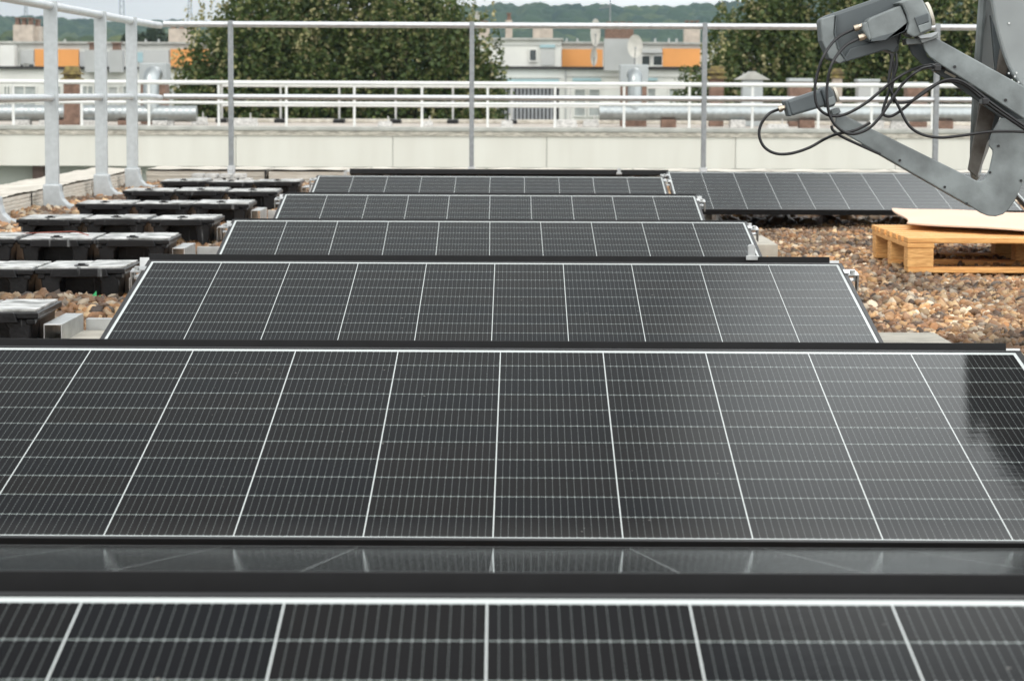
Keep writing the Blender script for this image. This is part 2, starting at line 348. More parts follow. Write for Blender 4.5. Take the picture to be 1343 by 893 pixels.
def raw_mesh(name, V, faces_flat, loop_tot, m, smooth=False):
    """fast mesh from numpy: V (n,3), flat corner indices, corners per face"""
    me = bpy.data.meshes.new(name); nf = len(faces_flat) // loop_tot
    me.vertices.add(len(V)); me.vertices.foreach_set('co', V.astype(np.float32).ravel())
    me.loops.add(len(faces_flat)); me.loops.foreach_set('vertex_index', faces_flat.astype(np.int32))
    me.polygons.add(nf); me.polygons.foreach_set('loop_start', np.arange(nf, dtype=np.int32) * loop_tot)
    me.polygons.foreach_set('use_smooth', np.full(nf, smooth)); me.update(calc_edges=True)
    me.materials.append(MT[m]); o = bpy.data.objects.new(name, me); COL.objects.link(o)
    return o

# ------------------------------------------------------------------ setting: own roof
GZ = 0.0
b = MB(); b.box(-3.4, 9.5, -4, 21.7, -.5, -.02)
b.build('roof', 'roofbase', kind='structure')
b = MB(); b.box(-3.35, 9.4, -3.9, 21.6, -15, -.502)
tag(b.build('building', 'render_'), 'white apartment building carrying the gravel roof with the solar panels', 'building')
b = MB(); b.add([(-6000, -200, -15), (6000, -200, -15), (6000, 9000, -15), (-6000, 9000, -15)], [(0, 1, 2, 3)])
b.build('ground', 'town', kind='structure')

# pebbles: real stones, two sizes of mesh
def ico(sub):
    import bmesh
    bm = bmesh.new(); bmesh.ops.create_icosphere(bm, subdivisions=sub, radius=1); bm.verts.ensure_lookup_table()
    V = np.array([v.co[:] for v in bm.verts]); Fc = np.array([[v.index for v in f.verts] for f in bm.faces]); bm.free(); return V, Fc
def pebbles(regions, name):
    Vs, Fs, off = [], [], 0
    for (x0, x1, y0, y1, sp, sub, piles) in regions:
        V0, F0 = ico(sub)
        gx = np.arange(x0, x1, sp); gy = np.arange(y0, y1, sp * 1.0); X, Y = np.meshgrid(gx, gy)
        X = X.ravel() + rng.uniform(-.5, .5, X.size) * sp; Y = Y.ravel() + rng.uniform(-.5, .5, Y.size) * sp
        n = X.size
        r = sp * (.40 + .75 * rng.uniform(0, 1, n) ** 1.7); el = np.stack([rng.uniform(.8, 1.3, n), rng.uniform(.7, 1.0, n), rng.uniform(.5, .85, n)], 1) * r[:, None]
        z = rng.uniform(-.004, .020, n) + .012 * np.sin(X * 5.1 + 1) * np.sin(Y * 4.3)
        for (px, py, pr, ph) in piles: z += ph * np.exp(-((X - px) ** 2 + (Y - py) ** 2) / pr ** 2)
        # random rotation
        q = rng.normal(size=(n, 4)); q[:, 1:3] *= .45; q /= np.linalg.norm(q, axis=1)[:, None]
        w, a, b_, c = q.T
        Rm = np.stack([1 - 2 * (b_ * b_ + c * c), 2 * (a * b_ - c * w), 2 * (a * c + b_ * w), 2 * (a * b_ + c * w), 1 - 2 * (a * a + c * c), 2 * (b_ * c - a * w), 2 * (a * c - b_ * w), 2 * (b_ * c + a * w), 1 - 2 * (a * a + b_ * b_)], 1).reshape(n, 3, 3)
        L = V0[None] * (1 + .17 * rng.normal(size=(n, len(V0), 1))) * el[:, None, :]
        Wv = np.einsum('nij,nvj->nvi', Rm, L) + np.stack([X, Y, z], 1)[:, None, :]
        Vs.append(Wv.reshape(-1, 3)); Fs.append((F0[None] + (np.arange(n) * len(V0))[:, None, None] + off).reshape(-1)); off += n * len(V0)
    o = raw_mesh(name, np.concatenate(Vs), np.concatenate(Fs), 3, 'pebble', True); o['kind'] = 'stuff'
    tag(o, 'brown and beige river pebbles covering the flat roof', 'gravel'); return o
pebbles([(.80, 2.1, 6.9, 10.2, .0185, 2, []), (.85, 2.9, 10.2, 14.6, .020, 1, [(1.2, 12.9, .5, .01)]),
         (2.9, 5.0, 10.0, 14.6, .05, 1, []),
         (-1.9, -.85, 7.4, 9.6, .023, 2, [(-1.38, 8.45, .28, .05), (-1.65, 8.7, .3, .03)]), (-2.1, -.85, 9.6, 10.6, .025, 2, []), (-2.93, -.85, 10.6, 15, .026, 1, [(-1.2, 10.6, .2, .04)]), (-2.93, -.8, 15, 20.8, .030, 1, []),
         (.8, 5.6, 14.6, 20.3, .06, 1, []), (-.95, .95, 3.4, 20.2, .06, 1, [])], 'gravel')

# ------------------------------------------------------------------ solar panels
TILT = R(9.18)
GW = 5 * CP + .0058; YT = .013; YB = -NY * CH - .006; LIP = .011; FH = .030
def make_panel(label, group):
    t = thing('solar_panel', (0, 0, 0), label, 'solar panel', group)
    b = MB(); b.add([(-GW, YB, 0), (GW, YB, 0), (GW, YT, 0), (-GW, YT, 0)], [(0, 1, 2, 3)])
    b.box(-GW, GW, YB, YT, -.005, -.0006); b.build('glass', 'cells', t)
    b = MB(); z0, z1 = -FH + .0015, .0015
    b.box(-GW - LIP, GW + LIP, YT, YT + LIP, z0, z1); b.box(-GW - LIP, GW + LIP, YB - LIP, YB, z0, z1)
    b.box(-GW - LIP, -GW, YB + .0002, YT - .0002, z0, z1); b.box(GW, GW + LIP, YB + .0002, YT - .0002, z0, z1)
    # lower return flange of the frame profile
    b.box(-GW, GW, YT - .022, YT - .0002, z0, z0 + .002); b.box(-GW, GW, YB + .0002, YB + .022, z0, z0 + .002)
    b.build('frame', 'black', t, bevel=.0012)
    return t
def dress(t, tilt, low, zr, yl=None, supports=True, rightclamp=True, leftclamp=True):
    """clamps on the frame edges and the feet under one panel, in panel coordinates"""
    dn = Vector((0, -math.sin(tilt), -math.cos(tilt)))
    if supports:
        for sx in (-.72, .72):
            for (v, h) in ((YB + .06, low), (-.03, zr)):
                L = max(.02, h - FH - .004)
                p = Vector((sx, v, -FH + .0005))
                b = MB(); b.tube([p, p + dn * L], .018, 4); b.build('mounting_foot', 'alu', t)
    for side, on in ((-1, leftclamp), (1, rightclamp)):
        if not on:
            a, c = sorted((side * (GW + LIP - .01), side * (GW + LIP + .026))); b = MB(); z0, z1, y0, y1 = -.034, -.008, YT - .02, YT + .008
            b.box(a, c, y0, y1, z1 - .003, z1); b.box(a, c, y0, y1, z0, z0 + .003); b.box(a, c, y0, y0 + .003, z0 + .003, z1 - .003); b.box(a, c, y1 - .003, y1, z0 + .003, z1 - .003)
            b.build('rail_end', 'alu', t); continue
        x = side * (GW + LIP)
        for v in (-.085,):
            b = MB(); a, c = sorted((x + side * .001, x + side * .030))
            b.box(a, c, v - .022, v + .022, -.004, -.001)                       # top of hat clamp
            a2, c2 = sorted((x + side * .026, x + side * .030)); b.box(a2, c2, v - .022, v + .022, -.045, -.004)
            a3, c3 = sorted((x - side * .008, x + side * .004)); b.box(a3, c3, v - .022, v + .022, .0018, .0045)
            b.tube([(x + side * .015, v, -.001), (x + side * .015, v, .008)], .0065, 8)
            b.build('clamp', 'alu', t)
            b = MB(); a, c = sorted((x + side * .002, x + side * .034))
            b.box(a, c, YT - .03, YT + .0, -.040, -.037); b.box(a, c, YT - .03, YT, -.016, -.013)
            a2, c2 = sorted((x + side * .031, x + side * .034)); b.box(a2, c2, YT - .03, YT, -.037, -.016)
            b.build('rail_end', 'alu', t)
rowsF = [(-.0216, 2.3333, .0028, -.3044), (-.0205, 4.6538, -.0001, .2925), (-.0470, 7.0041, .0027, .1214),
         (-.0820, 9.4599, -.0076, -.4123), (-.1018, 11.7956, -.0055, -.108), (-.1204, 14.0584, .0051, .1924)]
H = .4644
names = ['nearest panel facing the camera, cropped by the bottom edge', 'large second panel whose right corner mirrors the dish', 'third panel from the front, with gravel showing at both sides',
         'fourth panel from the front, its right end beside the concrete block', 'fifth panel from the front, second last in the middle column', 'farthest panel of the middle column facing the camera']
G1 = 'solar panels tilted towards the camera'
src = None
def place_panel(X, Y, Z, yawdeg, tilt, label, group, back=False, **k):
    t = make_panel(label, group) if src is None else None
    if t is None:
        t = src.copy(); COL.objects.link(t); t.location = (0, 0, 0); t.rotation_euler = (0, 0, 0); t['label'] = label; t['group'] = group
        for c_ in ('glass', 'frame'):
            k0 = parts[c_]; c = k0.copy(); COL.objects.link(c); c.parent = t
    low = Z - (NY * CH + .006 + .06) * math.sin(tilt) + .02
    dress(t, tilt, low, Z, **k)
    t.location = (X, Y, Z)
    t.rotation_euler = (tilt, 0, (math.pi if back else 0) - R(yawdeg))
    return t
for i, (X, Y, dz, yw) in enumerate(rowsF):
    if i == 0:
        t = place_panel(X, Y, EYE - H + dz, yw, TILT, 'black ' + names[i], G1, supports=True)
        src = t; parts = {c.name.split('.')[0]: c for c in COL.objects if c.parent == t and c.name.split('.')[0] in ('glass', 'frame')}
    else: place_panel(X, Y, EYE - H + dz, yw, TILT, 'black framed ' + names[i], G1)
rX, rY, rz, ryw = 1.8188, 15.0602, .0026, .2183
place_panel(rX, rY, EYE - H + rz, ryw, TILT, 'pale reflecting panel on the right behind the wooden pallet', G1)
place_panel(rX + 1.905, rY - .006, EYE - H + rz, ryw, TILT, 'panel at the right edge beyond the satellite dish bracket', G1)
# panels that fall away behind each ridge
G2 = 'solar panels falling away behind the ridges'
backs = [(2.453, .455, .158, -.02, -.2), (4.775, .4555, .160, -.028, .29), (7.165, .4487, .16, -.063, .0), (9.56, .4665, .16, -.085, -.2), (11.90, .461, .16, -.10, 0)]
bl = ['away facing panel behind the nearest ridge, its glass seen edge on', 'away facing panel behind the second ridge, only its black edge showing', 'away facing panel behind the third ridge, with a metal hook on its edge',
      'away facing panel behind the fourth ridge, a thin black edge', 'away facing panel behind the fifth ridge, a very thin black edge']
for (Y, h, rise, X, yw), lb in zip(backs, bl):
    tl = math.asin(rise / 1.055)
    z = EYE - h - .0015 - (YT + LIP) * math.sin(tl)
    t = place_panel(X, Y + (YT + LIP) * math.cos(tl), z, yw, tl, lb, G2, back=True, rightclamp=False, leftclamp=False)
tl = R(9.0)
place_panel(-.022, 15.36 + .024, EYE - .4545 - .006, 0, tl, 'farthest away facing panel, a black bar below the pale fascia', G2, back=True)
# metal hooks on the black edges
def hook(px, y0, y1, Y, label):
    a = at(px, y0, Y); c = at(px, y1, Y)
    b = MB(); w = .010
    b.prism([(a.x - w, Y, c.z), (a.x + w, Y, c.z), (a.x + w, Y, a.z - .004), (a.x + w * .5, Y, a.z), (a.x - w * .5, Y, a.z), (a.x - w, Y, a.z - .004)], (0, .02, 0))
    b.prism([(a.x - w * 1.6, Y - .012, c.z), (a.x + w * 1.6, Y - .012, c.z), (a.x + w * 1.6, Y - .012, c.z + .012), (a.x - w * 1.6, Y - .012, c.z + .012)], (0, .011, 0))
    tag(b.build('metal_hook', 'alu', bevel=.001), label, 'hook', 'metal hooks on panel edges')
hook(986, 321, 341, 7.135, 'small metal hook on the black edge behind the third panel')
hook(812, 221, 229, 15.34, 'tiny metal hook on the farthest black bar')

# ------------------------------------------------------------------ black ballast boxes, left
P = .315; BX1 = -1.29; BT = .133
def make_box(label):
    t = thing('ballast_box', (0, 0, 0), label, 'plastic box', 'black plastic boxes in rows on the left')
    w = P - .012; h = BT
    b = MB()
    # shell: pillars either side of a recess, back body, upper band
    D = .37; a0, a1, c0, c1 = w * .06, w * .27, w * .73, w * .94
    b.prism([(a0 + .008, 0, 0), (a1 - .006, 0, 0), (a1, 0, h * .60), (a1 + .012, 0, h * .72), (a1 + .012, 0, h - .024), (a0 - .006, 0, h - .024)], (0, .12, 0))
    b.prism([(c0 + .006, 0, 0), (c1 - .008, 0, 0), (c1 + .006, 0, h - .024), (c0 - .012, 0, h - .024), (c0 - .012, 0, h * .72), (c0, 0, h * .60)], (0, .12, 0))
    b.box(a1 + .0121, c0 - .0121, .004, .11, h * .72, h - .024)
    b.box(a0, c1, .121, D, 0, h - .024, taper=-.004)
    b.build('body', 'plastic', t, bevel=.006)
    b = MB(); b.box(-.004, w + .004, -.010, D + .012, h - .0235, h - .006)
    b.prism([(w * .16, -.0102, h - .034), (w * .84, -.0102, h - .034), (w * .80, -.0102, h - .004), (w * .20, -.0102, h - .004)], (0, -.014, 0))
    b.box(w * .02, w * .10, -.006, .03, h - .04, h - .0237); b.box(w * .90, w * .98, -.006, .03, h - .04, h - .0237)
    b.build('lid_rim', 'plastic', t, bevel=.003)
    b = MB(); b.box(.006, w * .46, .004, D, h - .0058, h - .0015); b.box(w * .50, w - .004, .014, D - .01, h - .0058, h + .0012)
    b.box(w * .465, w * .495, .03, D - .02, h - .0058, h - .004)
    b.build('metal_plate', 'dirtyalu', t, bevel=.001)
    b = MB(); b.box(w * .42, w * .58, .02, .05, h + .0013, h + .006); b.box(w * .46, w * .54, .026, .044, h + .006, h + .011)
    b.build('clip', 'plastic', t, bevel=.002)
    return t
order = ['row nearest the camera', 'second row from the camera', 'third row from the camera', 'fourth row from the camera', 'fifth row from the camera', 'sixth row from the camera', 'last row before the parapet']
yf = [7.2, 8.99, 10.72, 12.4, 14.15, 15.9, 17.6]
xe = [-1.30, -1.325, -1.40, -1.406, -1.418, -1.422, -1.42]
posn = ['right hand', 'middle', 'left hand']
first = None
for j, Y in enumerate(yf):
    for k in range(3):
        X = xe[j] - (k + 1) * P
        if (X + P) * F / Y + 671 < 5: continue
        lb = '%s black plastic box in the %s' % (posn[k], order[j])
        loc = (X, Y + random.uniform(-.012, .012), .006 + random.uniform(0, .006))
        if first is None: first = make_box(lb); first.location = loc; o = first
        else: o = copy_thing(first, loc, lb)
        o.rotation_euler = (R(random.uniform(-.7, .7)), R(random.uniform(-.6, .6)), R(random.uniform(-1.4, 1.4)))
    # aluminium end bracket and rail at the row's right end
    e = xe[j]
    b = MB()
    b.box(e + .000, e + .052, Y + .02, Y + .38, .098, .102); b.box(e + .048, e + .052, Y + .02, Y + .38, .012, .098)
    b.box(e, e + .003, Y + .02, Y + .38, .012, .098); b.box(e + .003, e + .048, Y + .30, Y + .34, .085, .098)
    tag(b.build('end_bracket', 'alu', bevel=.001), 'aluminium end bracket closing the ' + order[j] + ' of black boxes', 'bracket', 'aluminium end brackets of box rows')
    b = MB(); y = Y + .40
    x2 = -.86
    b.box(e + .056, x2, y, y + .045, .080, .083); b.box(e + .056, x2, y, y + .003, .018, .080); b.box(e + .056, x2, y + .042, y + .045, .018, .080)
    b.box(e + .056, x2, y + .003, y + .042, .0555, .058)
    tag(b.build('base_rail', 'alu'), 'aluminium base rail running right from the ' + order[j] + ' of black boxes', 'rail', 'aluminium base rails on the gravel')
def paver(x0, x1, y0, y1, z0, z1, label):
    b = MB(); b.box(x0, x1, y0, y1, z0, z1); tag(b.build('concrete_paver', 'paver', bevel=.004), label, 'paver', 'concrete pavers on the gravel')
paver(-1.30, -.83, 7.25, 7.59, -.01, .052, 'beige concrete slab in front of the nearest aluminium base rail')
paver(.84, 1.24, 7.22, 7.63, -.02, .052, 'flat concrete paver right of the third panel')
paver(.84, 1.17, 11.5, 12.2, -.01, .085, 'thick concrete block right of the fourth panel')
paver(-1.25, -.95, 13.0, 13.4, -.01, .07, 'small concrete paver left of the fifth panel')
paver(-1.25, -.95, 15.4, 15.8, -.01, .06, 'small concrete paver left of the farthest panel')
# leaf and wire
p = at(125, 391, 8.72)
b = MB()
for k in range(3):
    a = R(70 - 28 * k); L = .045 - .01 * k; c0 = Vector((p.x - .012 + .004 * k, p.y, p.z - .018 + .004 * k)); d = Vector((math.cos(a), .1, math.sin(a))); s_ = Vector((-math.sin(a), .3, math.cos(a))) * .010
    b.prism([c0, c0 + d * L * .45 + s_, c0 + d * L, c0 + d * L * .5 - s_], (0, .0015, 0))
tag(b.build('green_leaf', 'leafgreen'), 'small bright green leaf lying on the pebbles before a black box', 'leaf')
pts = spline([(at(x, y, Yc).x, Yc, .145 + dz) for x, y, Yc, dz in ((28, 303, 11.0, .0), (60, 303, 10.98, .006), (80, 304, 10.95, .010), (98, 303, 10.93, .012), (116, 308, 10.9, .0))])
b = MB(); b.tube(pts, .0022, 6); tag(b.build('wire', 'redwire', smooth=True), 'thin red brown wire lying across the third row of black boxes', 'wire')

# ------------------------------------------------------------------ parapet of layered slabs
def layered(x0, x1, y0, y1, z0, z1, alongx, label, strap=True):
    t = thing('parapet_wall', ((x0 + x1) / 2, (y0 + y1) / 2, 0), label, 'parapet', 'layered cream parapet sections')
    b = MB(); n = 6; h = (z1 - z0) / n
    for k in range(n):
        j = random.uniform(0, .012)
        b.box(x0 + j * .3, x1 - j, y0 + j, y1 - j * .3, z0 + k * h + .0005, z0 + (k + 1) * h - .0015)
    b.build('wall', 'membrane', t, bevel=.002)
    # wavy cover sheet
    b = MB(); nx_, ny_ = (14, 6) if alongx else (6, 14); vs = []; fs = []
    for lay in (0, 1):
        for iy in range(ny_ + 1):
            for ix in range(nx_ + 1):
                X = x0 - .008 + (x1 - x0 + .0) * ix / nx_; Y = y0 - .01 + (y1 - y0 + .01) * iy / ny_
                vs.append((X, Y, z1 + .003 + .006 * math.sin(X * 9 + Y * 3) ** 2 + .004 * math.sin(Y * 13) ** 2 + lay * .005))
    M0 = (nx_ + 1) * (ny_ + 1)
    for iy in range(ny_):
        for ix in range(nx_):
            a = iy * (nx_ + 1) + ix; q = (a, a + 1, a + nx_ + 2, a + nx_ + 1)
            fs.append(tuple(i + M0 for i in q)); fs.append(q[::-1])
    b.add(vs, fs); b.build('cover_sheet', 'memtop', t, smooth=True)
    if strap:
        b = MB()
        if alongx: b.box(x1 - .02, x1 - .004, y0 - .006, y0 - .001, z0, z1 + .004)
        else: b.box(x1 + .001, x1 + .006, y0 + .01, y0 + .028, z0, z1 + .004)
        b.build('strap', 'rubber', t)
xs = [-2.93, -1.95, -1.15, -.2, 1.0, 2.1, 3.1, 4.1, 5.3]
nm = ['left of the corner stack', 'behind the stack of pale blocks', 'left of the farthest panels', 'behind the farthest panels', 'in the middle below the fascia', 'behind the left half of the right panel', 'behind the right panel below the cables', 'beside the satellite dish bracket']
for i in range(len(xs) - 1): layered(xs[i], xs[i + 1] - .012, 20.9, 21.6, -.018, .105, True, 'cream layered parapet section ' + nm[i])
ys = [13.9, 14.75, 16.0, 17.1, 18.4, 20.88]
nm = ['at the left edge by the first rail post', 'left of the second flat rail post', 'between the second and third flat rail posts', 'behind the third flat rail post', 'beside the last flat rail post before the corner']
for i in range(5): layered(-3.34, -2.95, ys[i], ys[i + 1] - .012, -.018, .115, False, 'cream layered side parapet ' + nm[i])
b = MB()
t = thing('block_stack', (-2.2, 20.2, 0), 'stack of pale concrete blocks around the foot of a rail post', 'block stack')
for zc, (x0, n) in enumerate(((-2.50, 5), (-2.42, 4), (-2.46, 4))):
    for k in range(n):
        b = MB(); X = x0 + k * .11 + random.uniform(-.01, .01)
        if -2.13 < X + .045 < -2.05 and False: continue
        b.box(X, X + .085, 20.0 + .02 * zc, 20.24, .012 + zc * .034, .012 + zc * .034 + .028); b.build('block', 'stone', t, bevel=.003)

# ------------------------------------------------------------------ railings
def rail_thing(name, label, cat, top_pts, mid_pts, posts, mat_r, mat_p, rt, rm, pw, pd, z0, foot=None, group=None, zt=None, caps=True):
    t = thing(name, (posts[0][0], posts[0][1], z0), label, cat, group)
    b = MB(); b.tube(top_pts, rt, 14); b.build('top_rail', mat_r, t, smooth=True)
    b = MB(); b.tube(mid_pts, rm, 14); b.build('mid_rail', mat_r, t, smooth=True)
    for (x, y, zb) in posts:
        b = MB(); b.box(x - pw / 2, x + pw / 2, y - pd / 2, y + pd / 2, zb, zt + (.028 if caps else 0))
        po = b.build('post', mat_p, t, bevel=.003 if pw > .03 else 0)
        if foot: foot(t, po, x, y, zb)
    return t
RY = 20.5; TZ = at(600, 33.5, RY).z; MZ = at(600, 128.5, RY).z
def far_foot(t, po, x, y, zb):
    b = MB(); b.box(x - .035, x + .035, y - .06, y + .06, zb - .0, zb + .012)
    b.prism([(x - .027, y - .045, zb + .012), (x + .027, y - .045, zb + .012), (x + .027, y - .045, zb + .16), (x - .027, y - .045, zb + .16)], (0, .09, 0))
    b.tube([(x, y - .05, zb + .09), (x, y - .042, zb + .09)], .010, 8); b.tube([(x, y - .05, zb + .13), (x, y - .042, zb + .13)], .010, 8)
    b.build('foot', 'galv', t, bevel=.002)
fp = [(-2.204, 0), (-.323, 0), (1.492, 0), (3.305, 0), (5.15, 0)]
rail_thing('railing', 'galvanised tube railing along the far roof edge on slim posts', 'railing',
           [(at(214, 0, RY).x, RY, TZ), (6.5, RY, TZ)], [(at(214, 0, RY).x, RY, MZ), (6.5, RY, MZ)],
           [(x, RY + .0, .0) for x, _ in fp], 'galv', 'galvdark', .024, .022, .036, .075, 0, far_foot, zt=TZ)
SX = -2.85
def side_foot(t, po, x, y, zb):
    # post bottom sweeps inward into a ballast foot
    pts = [(x - .052, .165)]; prof = [(x + .052, .165), (x + .056, .12), (x + .07, .075), (x + .10, .045), (x + .15, .035), (x + .24, .03), (x + .24, .0), (x - .052, .0)]
    b = MB(); b.prism([(a, y - .052, z) for a, z in pts + prof], (0, .10, 0)); b.build('foot', 'galvp', t, bevel=.008)
elb = [(SX, 19.9, TZ), (SX + .01, 20.2, TZ), (SX + .04, 20.42, TZ - .005), (SX + .10, 20.5, TZ - .012)]
elm = [(p[0], p[1], MZ + (p[2] - TZ)) for p in elb]
rail_thing('railing', 'galvanised tube railing along the left roof edge on wide flat posts', 'railing',
           [(SX, 9, TZ), (SX, 14.3, TZ), (SX, 18, TZ)] + elb, [(SX, 9, MZ), (SX, 14.3, MZ), (SX, 18, MZ)] + elm,
           [(SX, y, .006) for y in (12.4, 14.3, 16.2, 18.15, 19.62)], 'galv', 'galvp', .027, .024, .082, .042, 0, side_foot, zt=TZ)

# ------------------------------------------------------------------ neighbour roof
NYY = 58.0
zt = at(600, 167, NYY).z; zb = at(600, 220, NYY).z
t = thing('neighbour_building', (0, 64, -15), 'long white neighbouring building with a pale fascia under a grey roof edge', 'building')
zA = at(600, 173, NYY).z; zB = at(600, 179, NYY).z
XL, XR = -30, 34
b = MB(); b.box(XL, XR, NYY, NYY + .55, zA + .002, zt); b.build('roof_edge', 'capgrey', t, bevel=.02)
b = MB(); b.box(XL, XR, NYY + .02, NYY + .5, zB + .002, zA - .001); b.build('coping', 'weather', t)
sx = [XL] + [at(p, 200, NYY).x for p in (60, 309, 515, 717, 965, 1175)] + [XR]
for a, c in zip(sx[:-1], sx[1:]):
    b = MB(); b.box(a + .006, c - .006, NYY + .05, NYY + .2, zb, zB); b.build('fascia_panel', 'fascia', t)
b = MB(); b.box(XL, XR, NYY + .21, NYY + .5, zb + .02, zB - .0)
b.build('fascia_backing', 'nearblack', t)
b = MB(); b.box(XL, XR, NYY + .9, NYY + 12, -15, zb + .3); b.build('wall', 'green', t)
b = MB(); b.box(XL, XR, NYY + .55, NYY + 12.2, zb + .301, zt - .06); b.build('roof_slab', 'roofpale', t)
p = at(53, 240, NYY + .9); b = MB(); b.box(p.x - .12, p.x + .12, NYY + .6, NYY + .895, -15, zb + .0); b.build('pillar', 'brownpost', t)
for px in (-3, 12): pass
ZR = zt - .06
# white railing on its front edge
zr = at(600, 110, NYY).z; zm = at(600, 136.5, NYY).z
xsr = [at(p, 130, NYY).x for p in (-74, 15, 105, 193.5, 285.5, 374.5, 464, 553, 639.5, 728, 819, 905, 988, 1075, 1145, 1225, 1312, 1400)]
rail_thing('railing', 'white railing along the near edge of the neighbouring roof', 'railing',
           [(XL, NYY + .2, zr), (XR, NYY + .2, zr)], [(XL, NYY + .2, zm), (XR, NYY + .2, zm)], [(x, NYY + .2, zt - .0005) for x in xsr],
           'whiterail', 'whiterail', .048, .036, .055, .04, zt, zt=zr, caps=False)
FY = 69.0; fr = at(500, 113, FY).z; fm = at(500, 139, FY).z
def ffoot(t, po, x, y, zb):
    b = MB(); b.box(x - .15, x + .15, y - .3, y + .3, zb, zb + .11); b.build('foot', 'plastic', t, bevel=.03)
rail_thing('railing', 'grey railing with black feet along the far edge of the neighbouring roof', 'railing',
           [(at(291, 0, FY).x, FY, fr), (at(900, 0, FY).x, FY, fr)], [(at(291, 0, FY).x, FY, fm), (at(900, 0, FY).x, FY, fm)],
           [(at(p, 130, FY).x, FY, ZR) for p in (291, 368, 445, 519, 594, 671, 748, 826)], 'whiterail', 'farrail', .045, .036, .05, .05, ZR, ffoot, zt=fr, caps=False)
# low far kerb of the roof with pale blocks
b = MB(); k0 = at(600, 157, 69.6).z; b.box(XL, XR, 69.5, 70.1, ZR, k0); tag(b.build('parapet_wall', 'memtop', bevel=.02), 'low pale parapet along the back of the neighbouring roof', 'parapet')
for i, px in enumerate((60, 215, 262, 322, 505, 560, 665, 742, 775, 1020, 1180)):
    q = at(px, 160, 62 + (i % 3)); w = random.uniform(.12, .3); h = random.uniform(.1, .2)
    b = MB(); b.box(q.x - w, q.x + w, q.y - .1, q.y + .1, ZR, ZR + h, taper=.03)
    b.tube([(q.x + w * .4, q.y, ZR + h - .01), (q.x + w * .4, q.y, ZR + h + .12)], .02, 6)
    lbs = ['left edge', 'left riser', 'end of the left duct', 'first rail post', 'middle of the trees', 'right part of the trees', 'louvred wall', 'double window', 'start of the right duct', 'lower receiver head', 'far right duct']
    tag(b.build('roof_anchor', 'stone', bevel=.01), 'small roof anchor block on the neighbouring roof below the ' + lbs[i], 'anchor block', 'small anchor blocks on the neighbouring roof')

# ducts
def duct(x0, x1, yc, Y, dia_px, label, riser=None):
    a = at(x0, yc, Y); c = at(x1, yc, Y); r = dia_px / 2 * Y / F
    t = thing('ventilation_duct', ((a.x + c.x) / 2, Y, ZR), label, 'duct')
    b = MB(); n = int((c.x - a.x) / .16); pts = []; rs = []
    for i in range(n + 1):
        X = a.x + (c.x - a.x) * i / n
        pts += [(X, Y, a.z), (X + .02, Y, a.z), (X + .04, Y, a.z)]; rs += [r, r * 1.025, r]
    b.tube(pts, r, 22, rs=rs); b.build('pipe', 'duct', t, smooth=True)
    for k in range(1, 7):
        X = a.x + (c.x - a.x) * k / 7
        b = MB(); b.tube([(X - .04, Y, a.z), (X + .04, Y, a.z)], r * 1.06, 22); b.build('collar', 'duct', t, smooth=True)
        b = MB(); b.box(X - .18, X + .18, Y - .22, Y + .22, ZR, a.z - r * .86); b.build('support', 'brick' if k % 2 else 'stone', t, bevel=.01)
    if riser:
        px, ytop, w = riser; q = at(px, ytop, Y); rr = w / 2 * Y / F
        el = [(q.x, Y, a.z + r * .2), (q.x, Y, q.z - rr * 2.4)] + [(q.x, Y + rr * 1.5 * (1 - math.cos(R(k))), q.z - rr * 2.4 + rr * 1.5 * math.sin(R(k))) for k in (20, 40, 60, 80, 90)] + [(q.x, Y + rr * 3.6, q.z - rr * .9)]
        b = MB(); b.tube(el, rr, 18); b.build('riser', 'duct', t, smooth=True)
    return t
duct(-60, 256, 148, 63, 21, 'silver round duct ending left of the big trees', (198, 88, 21))
duct(786, 1420, 148, 63, 20, 'long silver round duct at the right behind the white rails', (833, 90, 19))
def chimney(name, x0, x1, ytop, ybot, Y, m, label, cap=None, depth=None, mcap=None):
    a = at(x0, ytop, Y); c = at(x1, ybot, Y); d = depth or (c.x - a.x)
    t = thing(name, ((a.x + c.x) / 2, Y, ZR), label, 'chimney')
    b = MB(); b.box(a.x, c.x, Y, Y + d, ZR, a.z); b.build('stack', m, t, bevel=.01)
    if cap == 'box':
        y0 = at(x0, cap_y[0], Y).z; b = MB(); b.box(a.x - .03, c.x + .03, Y - .02, Y + d + .05, a.z + .001, y0); b.build('hood', mcap, t, bevel=.02)
    if cap == 'pot':
        z = a.z; w = c.x - a.x; zz = at(x0, cap_y[0], Y).z; h = zz - z; cx = (a.x + c.x) / 2; cy = Y + d / 2
        b = MB()
        b.box(cx - w * .75, cx + w * .75, cy - w * .75, cy + w * .75, z + .001, z + h * .22, taper=w * .12)
        b.box(cx - w * .5, cx + w * .5, cy - w * .5, cy + w * .5, z + h * .22, z + h * .45)
        b.box(cx - w * .72, cx + w * .72, cy - w * .72, cy + w * .72, z + h * .45, z + h * .58, taper=w * .1)
        b.box(cx - w * .55, cx + w * .55, cy - w * .55, cy + w * .55, z + h * .58, z + h, taper=w * .16)
        b.build('cap', mcap, t, bevel=.02)
    if cap == 'roof':
        zz = at(x0, cap_y[0], Y).z; w = c.x - a.x
        b = MB(); cx = (a.x + c.x) / 2
        b.prism([(a.x - w * .35, Y - .1, a.z + .001), (c.x + w * .35, Y - .1, a.z + .001), (cx + w * .1, Y - .1, zz), (cx - w * .1, Y - .1, zz)], (0, d + .2, 0)); b.build('cap', mcap, t, bevel=.01)
    return t
cap_y = [83]; chimney('chimney', 184, 217, 108, 158, 64.6, 'brick', 'brown brick shaft with a grey metal box and an elbow pipe, left', 'box', .8, 'ductbox')
cap_y = [85]; chimney('chimney', 815, 848, 113, 158, 64.6, 'brick', 'brown brick shaft with a grey metal box and an elbow pipe below the round dish', 'box', .8, 'ductbox')
